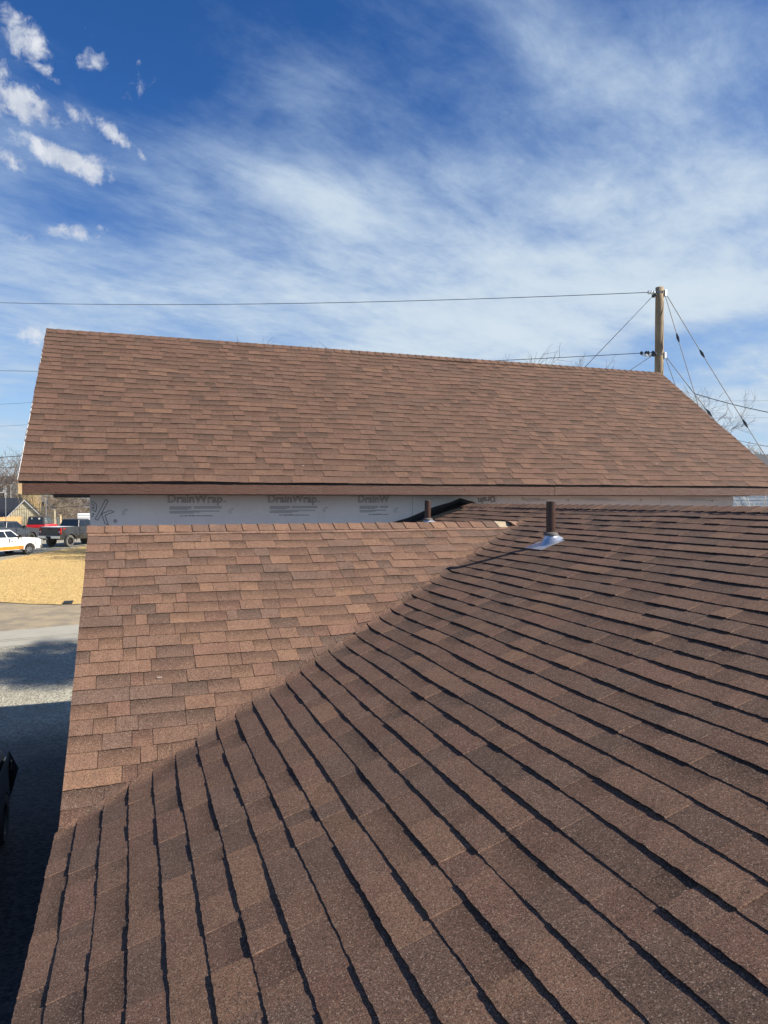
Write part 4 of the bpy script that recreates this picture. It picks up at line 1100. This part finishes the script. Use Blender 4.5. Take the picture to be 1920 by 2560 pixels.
# black car beside the near house, mostly out of the photo
M['black_gloss'] = mat('black_gloss', (.006, .006, .007), .22, spec=.25)
cr = place_vehicle('suv', 'black suv parked in the shade at the left edge, beside the near roof', 'suv', (-1.90, 13.2, -5.295), radians(179), (-2.25, .93), group='car beside the near house')
mb = MB(); ar = .47
prof = [(-2.28, .42), (-2.30, .80), (-2.22, 1.06), (-.9, 1.06), (1.0, 1.04), (2.1, .92), (2.35, .76), (2.38, .40)]+arch(1.45, ar, .37, 9, .40)[::-1]+[(.9, .30), (-.9, .30)]+arch(-1.42, ar, .37, 9, .40)[::-1]
profile_body(mb, prof, .95, M['black_gloss'], tum=lambda z: .95-(.05 if z > 1 else 0)-(.05 if z < .45 else 0)); lbuild(mb, 'body', cr, bevel=.09, smooth=False)
cb = MB(); a0 = [(-2.15, .87, 1.04), (1.15, .87, 1.04), (1.15, -.87, 1.04), (-2.15, -.87, 1.04)]; a1 = [(-1.85, .66, 1.66), (.35, .66, 1.68), (.35, -.66, 1.68), (-1.85, -.66, 1.66)]
cb.rings([a0[::-1], a1[::-1]], M['black_gloss'], cap=True); lbuild(cb, 'cabin', cr, bevel=.09)
for s_ in (1, -1):
    for u0, u1 in ((.04, .28), (.31, .60), (.63, .92)):
        w_ = MB(); quad_on(w_, a0[0] if s_ > 0 else a0[3], a0[1] if s_ > 0 else a0[2], a1[1] if s_ > 0 else a1[2], a1[0] if s_ > 0 else a1[3], M['glass'], (0, s_*.012, .004), (u0, 1-u1, .12, .14)); lbuild(w_, 'side_window', cr)
    t_ = MB(); t_.box((-2.33, s_*.58 if s_ > 0 else -.93, .82), (-2.18, .93 if s_ > 0 else -.58, 1.0), M['black_gloss']); lbuild(t_, 'tail_light', cr, bevel=.02)
    t_ = MB(); t_.box((2.2, s_*.55 if s_ > 0 else -.9, .72), (2.36, .9 if s_ > 0 else -.55, .86), M['lamp_clear']); lbuild(t_, 'headlight', cr, bevel=.02)
w_ = MB(); quad_on(w_, a0[0], a0[3], a1[3], a1[0], M['glass'], (-.012, 0, .006), (.08, .08, .1, .1)); lbuild(w_, 'rear_window', cr)
w_ = MB(); quad_on(w_, a0[1], a0[2], a1[2], a1[1], M['glass'], (.012, 0, .012), (.06, .06, .06, .08)); lbuild(w_, 'windshield', cr)
b_ = MB(); b_.box((-2.42, -.88, .38), (-2.22, .88, .62), M['dark_trim']); lbuild(b_, 'rear_bumper', cr, bevel=.05)
un = MB(); un.box((-2.1, -.7, .22), (2.1, .7, .5), M['dark_trim']); lbuild(un, 'chassis', cr)
for x in (-1.42, 1.45):
    for y in (.83, -.83): wheel(cr, x, y, .37, .24, 'tyre', 'black_rim')

# ------------------------------------------------------------------ buildings and yard things behind the cars
M['grey_wall'] = mat('grey_lap_wall', (.13, .15, .155), .8)
M['blue_wall'] = mat('blue_grey_wall', (.24, .29, .38), .8, vary=(1, .3, (.20, .25, .34)))
M['blue_wall2'] = mat('slate_blue_wall', (.17, .21, .27), .85, vary=(2, .4, (.14, .17, .22)))
M['beige_wall'] = mat('beige_boards', (.58, .52, .36), .85, vary=(2, .7, (.42, .35, .22)))
M['metal_roof'] = mat('black_metal_roof', (.030, .033, .036), .45, bump=(1.5, .01))
M['dark_shingles'] = mat('dark_grey_roofing', (.07, .07, .075), .9, vary=(6, .6, (.045, .045, .05)), bump=(20, .02))
M['fence_wood'] = mat('orange_cedar', (.58, .34, .15), .85, vary=(5, .7, (.42, .24, .11)))
M['post_wood'] = mat('tan_post', (.62, .48, .28), .85)
M['reed'] = mat('dry_reed', (.62, .47, .25), .9, vary=(8, .6, (.40, .28, .14)))
M['trailer_white'] = mat('white_shell', (.80, .81, .82), .4)
def gable_house(name, label, x0, x1, y0, y1, zb, ze, zr, wall_m, roof_m, ridge='x', over=.35, trim='white_trim', ribs=0, group=None):
    """box house with a gable roof; ridge runs along x or y"""
    root = empty(name, ((x0+x1)/2, (y0+y1)/2, zb), label, 'building', group)
    w = MB(); W = M[wall_m]; c = [(x0, y0), (x1, y0), (x1, y1), (x0, y1)]
    if ridge == 'x': ym = (y0+y1)/2; gab = {1: ((x1, ym)), 3: ((x0, ym))}
    else: xm = (x0+x1)/2; gab = {0: ((xm, y0)), 2: ((xm, y1))}
    for i in range(4):
        a, b = c[i], c[(i+1) % 4]; q = [(*a, zb), (*b, zb), (*b, ze)]
        if i in gab: q.append((*gab[i], zr-.05))
        q.append((*a, ze)); w.poly(q, W)
    w.build('wall', root, origin=((x0+x1)/2, (y0+y1)/2, (zb+ze)/2))
    sl = (zr-ze)/(((y1-y0) if ridge == 'x' else (x1-x0))/2)
    for sgn in (-1, 1):
        r_ = MB()
        if ridge == 'x':
            ye = (y0-over) if sgn < 0 else (y1+over); ym = (y0+y1)/2; ze_ = ze-over*sl; X0, X1 = x0-over, x1+over
            q = [(X0, ye, ze_), (X1, ye, ze_), (X1, ym, zr), (X0, ym, zr)]
        else:
            xe = (x0-over) if sgn < 0 else (x1+over); xm = (x0+x1)/2; ze_ = ze-over*sl; Y0_, Y1_ = y0-over, y1+over
            q = [(xe, Y0_, ze_), (xe, Y1_, ze_), (xm, Y1_, zr), (xm, Y0_, zr)]
        up = [(a, b, z+.09) for a, b, z in q]; r_.poly(q[::-1], M[roof_m]); r_.poly(up, M[roof_m])
        for i in range(4): j = (i+1) % 4; r_.poly([q[i], q[j], up[j], up[i]], M[trim])
        ro = r_.build('roof', root, origin=q[0])
        if ribs:
            rbm = MB()
            for i in range(1, ribs):
                t = i/ribs; a = Vector(up[0]).lerp(Vector(up[1]), t); b = Vector(up[3]).lerp(Vector(up[2]), t); rbm.tube(a, b, .035, .035, M[roof_m], 4)
            rbm.build('roof_rib', ro)
    return root
def window(root, x, y, z, w, h, facing='y', m='glass', nm='window'):
    f = MB(); t = .08; f.box((x-w/2-t, y-.05, z-h/2-t), (x+w/2+t, y-.012, z+h/2+t), M['white_trim']); fo = f.build(nm, root, origin=(x, y, z))
    for s_ in (-1, 1):
        g_ = MB(); g_.box((x+s_*w/4-w/4+.03, y-.06, z-h/2+.03), (x+s_*w/4+w/4-.03, y-.052, z+h/2-.03), M[m]); g_.build('pane', fo, origin=(x+s_*w/4, y-.055, z))
def W3(px_, py_, F): return P(px_, py_, F)
zg0 = zg(80)
# grey house, left edge
a = W3(28, 1213, 92); x1 = a.x; y0 = a.y
gh = gable_house('house', 'grey house with white corner trim and a large window at the left edge', x1-11, x1, y0, y0+9, zg0-.1, a.z, a.z+1.2, 'grey_wall', 'dark_shingles', over=.1)
cb_ = MB(); cb_.box((x1-.95, y0-.06, zg0), (x1-.55, y0-.005, a.z-.05), M['white_trim']); cb_.build('corner_trim', gh, origin=(x1-.7, y0, 0))
cb_ = MB(); cb_.box((x1-.12, y0-.06, zg0), (x1+.02, y0-.005, a.z-.05), M['white_trim']); cb_.build('corner_trim', gh, origin=(x1, y0, 0))
b = W3(0, 1248, 92); window(gh, b.x-.55, y0, b.z+.25, 2.3, 1.15)
# black metal roofed house whose slope faces the road
a = W3(64, 1241, 84); e_ = W3(0, 1300, 80)
bh = gable_house('house', 'long building with a black ribbed metal roof left of the beige gable', a.x-14, a.x+.9, e_.y-1.2, e_.y+8.2, zg0-.1, e_.z+.1, a.z-.25, 'beige_wall', 'metal_roof', over=.3, ribs=14)
# beige gable
l_ = W3(4, 1300, 76); r_ = W3(112, 1294, 76); t_ = W3(64, 1252, 76)
sh = gable_house('shed', 'beige boarded shed gable standing above the orange wood fence', l_.x+.2, r_.x-.1, l_.y, l_.y+5, zg0-.35, l_.z-.1, t_.z, 'beige_wall', 'metal_roof', ridge='y', over=.18, trim='white_trim')
bd = MB()
n_ = 18
for i in range(n_+1):
    x = l_.x+.25+(r_.x-l_.x-.4)*i/n_; xm = (l_.x+r_.x)/2; top = l_.z-.1+(t_.z-l_.z)*(1-abs(x-xm)/((r_.x-l_.x)/2)) - .1
    bd.box((x-.02, l_.y-.03, zg0-.3), (x+.02, l_.y-.002, top), M['beige_wall'])
bd.build('batten', sh, origin=(l_.x, l_.y, 0))
# dark shed right of it
l_ = W3(103, 1292, 80); r_ = W3(143, 1292, 80); t_ = W3(110, 1254, 80)
gable_house('shed', 'low dark shed with a black roof sloping down to the right of the reeds', l_.x-1.4, r_.x, l_.y, l_.y+6, zg0-.2, r_.z+.15, t_.z-.1, 'grey_wall', 'metal_roof', ridge='y', over=.15, trim='metal_roof')
# small blue grey house
l_ = W3(201, 1272, 104); t_ = W3(222, 1259, 104)
sb2 = gable_house('house', 'small blue grey house with one window beside the wrapped wall', l_.x, l_.x+7, l_.y, l_.y+7, zg0-.2, l_.z+.15, t_.z+.2, 'blue_wall', 'blue_wall', over=.25, trim='blue_wall')
b = W3(214, 1277, 104); window(sb2, b.x, l_.y, b.z, 1.25, .75, m='glass')
# white trailer top behind the black pickup
l_ = W3(193, 1284, 72); tr = empty('trailer', (l_.x+2, l_.y, zg(l_.y)), 'white box trailer whose top shows above the black pickup cab', 'trailer')
t_ = MB(); t_.box((l_.x, l_.y, zg(l_.y)+.5), (l_.x+4.5, l_.y+2.1, l_.z), M['trailer_white']); t_.build('body', tr, origin=(l_.x+2, l_.y+1, 0), bevel=.04)
for i in range(3):
    t_ = MB(); t_.box((l_.x+.02, l_.y-.03, l_.z-.16-i*.28), (l_.x+4.48, l_.y-.002, l_.z-.12-i*.28), M['steel']); t_.build('side_rail', tr, origin=(l_.x+2, l_.y, l_.z))
for i in (0, 1):
    t_ = MB(); cx = l_.x+1.6+i*.9; t_.tube((cx, l_.y-.05, zg(l_.y)+.33), (cx, l_.y+.2, zg(l_.y)+.33), .33, .33, M['tyre'], 18, True); t_.build('wheel', tr, origin=(cx, l_.y, zg(l_.y)+.33))
# orange cedar fence
fa, fb = W3(-60, 1300, 70), W3(70, 1288, 80)
fr = empty('wood_fence', (fa.x, fa.y, zg0), 'orange cedar board fence behind the dark grey pickup', 'fence')
fx0, fy0, fx1, fy1 = fa.x, fa.y-1, fb.x, fb.y-5
n_ = int(hypot(fx1-fx0, fy1-fy0)/.16); rr = random.Random(9); pick = None
for i in range(n_):
    t = (i+.5)/n_; x, y = fx0+(fx1-fx0)*t, fy0+(fy1-fy0)*t; h = -1.95+.08*rr.uniform(-1, 1)+.55*t+0.0
    if pick is None:
        m_ = MB(); m_.box((-.07, -.012, 0), (.07, .012, 1.75), M['fence_wood']); pick = m_.build('picket'); o = pick
    else: o = pick.copy(); COL.objects.link(o)
    o.parent = fr; o.location = (x-fa.x, y-fa.y, zg(y)-zg0+.05+.03*rr.uniform(-1, 1)); o.rotation_euler.z = atan2(fy1-fy0, fx1-fx0)
for zz_ in (.5, 1.4):
    m_ = MB(); m_.tube((fx0, fy0+.05, zg(fy0)+zz_), (fx1, fy1+.05, zg(fy1)+zz_), .04, .04, M['fence_wood'], 4); m_.build('rail', fr, origin=(fx0, fy0, zg0))
# tall dry reeds
rr = random.Random(31); rd = MB(); c = W3(80, 1270, 79)
for i in range(150):
    x = c.x+rr.gauss(0, .5); y = c.y+rr.gauss(0, .6); z = zg(y); h = rr.uniform(3.6, 6.6); lx_, ly_ = rr.gauss(0, .28), rr.gauss(0, .2)
    p = Vector((x, y, z)); pr = p
    for k in range(1, 4): q = p+Vector((lx_*k*k/9*1.6, ly_*k*k/9, h*k/3)); rd.tube(pr, q, .035-.008*k, .030-.008*k, M['reed'], 3); pr = q
tag(rd.build('reed_clump', origin=c), 'tall clump of tan dry reeds behind the beige gable', 'reeds')
# posts
for (px_, t, b_, F, r_, m_, lb) in ((151, 1288, 1330, 72, .10, 'post_wood', 'yellow tan wooden post beside the thicket'), (136, 1275, 1300, 74, .12, 'beige_wall', 'short pale post in front of the dark shed'),
                                   (115, 1243, 1300, 70, .03, 'steel', 'thin grey metal pole in front of the dark shed'), (14, 1243, 1300, 70, .03, 'steel', 'thin grey metal pole in front of the black roof')):
    q = W3(px_, t, F); mb = MB(); mb.tube((q.x, q.y, zg(q.y)-.1), (q.x, q.y, q.z), r_, r_*.9, M[m_], 10, True); mb.box((q.x-r_*1.15, q.y-r_*1.15, q.z), (q.x+r_*1.15, q.y+r_*1.15, q.z+r_*.5), M[m_])
    tag(mb.build('post', origin=(q.x, q.y, zg(q.y))), lb, 'post')
# slate blue neighbour on the right, with a white-barked tree in front
l_ = W3(1700, 1262, 38); r_ = W3(2150, 1262, 38)
nb_ = gable_house('house', 'slate blue neighbouring house with a dark roof at the right edge', l_.x-1, l_.x+15, l_.y+1, l_.y+12, -5.4, 1.35, 3.0, 'blue_wall2', 'dark_shingles', over=.4, trim='dark_trim')
T('pale', 1866, 1120, 31, 'white barked bare tree in front of the slate blue house', 1.2)
# siding courses on the neighbour's wall
sd = MB()
for i in range(28): z = -4.6+i*.2; sd.box((l_.x-1, l_.y+.975, z), (l_.x+15, l_.y+.998, z+.02), M['blue_wall2'])
sd.build('siding_course', nb_, origin=(l_.x, l_.y, 0))

# seams of the wrap and a few pale scuffs left on the shingles
for xx, w_ in ((4.05, .006), (8.72, .006)):
    mb = MB(); mb.box((xx, YW-.0035, -.9), (xx+w_, YW-.0015, .29), M['ink_grey']); mb.build('wrap_seam', wall, origin=(xx, YW, -.2))
mb = MB(); rr = random.Random(77)
for i in range(9):
    x, dz = rr.uniform(-.4, 9.5), rr.uniform(.02, .05)
    mb.poly([(x, YW-.012, .10), (x+.25, YW-.012, .10), (x+.21, YW-.006, .10-dz), (x+.07, YW-.006, .10-dz*.8)], M['wrap'])
mb.build('wrap_fold', wall, origin=(5, YW, .1))
M['chalk'] = mat('pale_scuff', (.26, .20, .16), .95)
def scuffs(n, pos, par, u0, u1, s0, s1, seed):
    mb = MB(); rr = random.Random(seed)
    for i in range(n):
        u, s_ = rr.uniform(u0, u1), rr.uniform(s0, s1); k = int(s_/E)*E+rr.uniform(.05, .11); a = rr.uniform(0, 3); R_ = rr.uniform(.004, .013); q = []
        for j in range(7): t = a+2*pi*j/7; r_ = R_*rr.uniform(.6, 1.2); q.append(pos(u+r_*1.8*cos(t), k+r_*sin(t), .0105))
        mb.poly(q, M['chalk'])
    mb.build('scuff_mark', par, origin=mb.v[0])
scuffs(7, posF, roof_far, -1, 10, .3, 4., 3); scuffs(4, posL, roof_near, -.2, 2.0, 1.2, 3.2, 4)
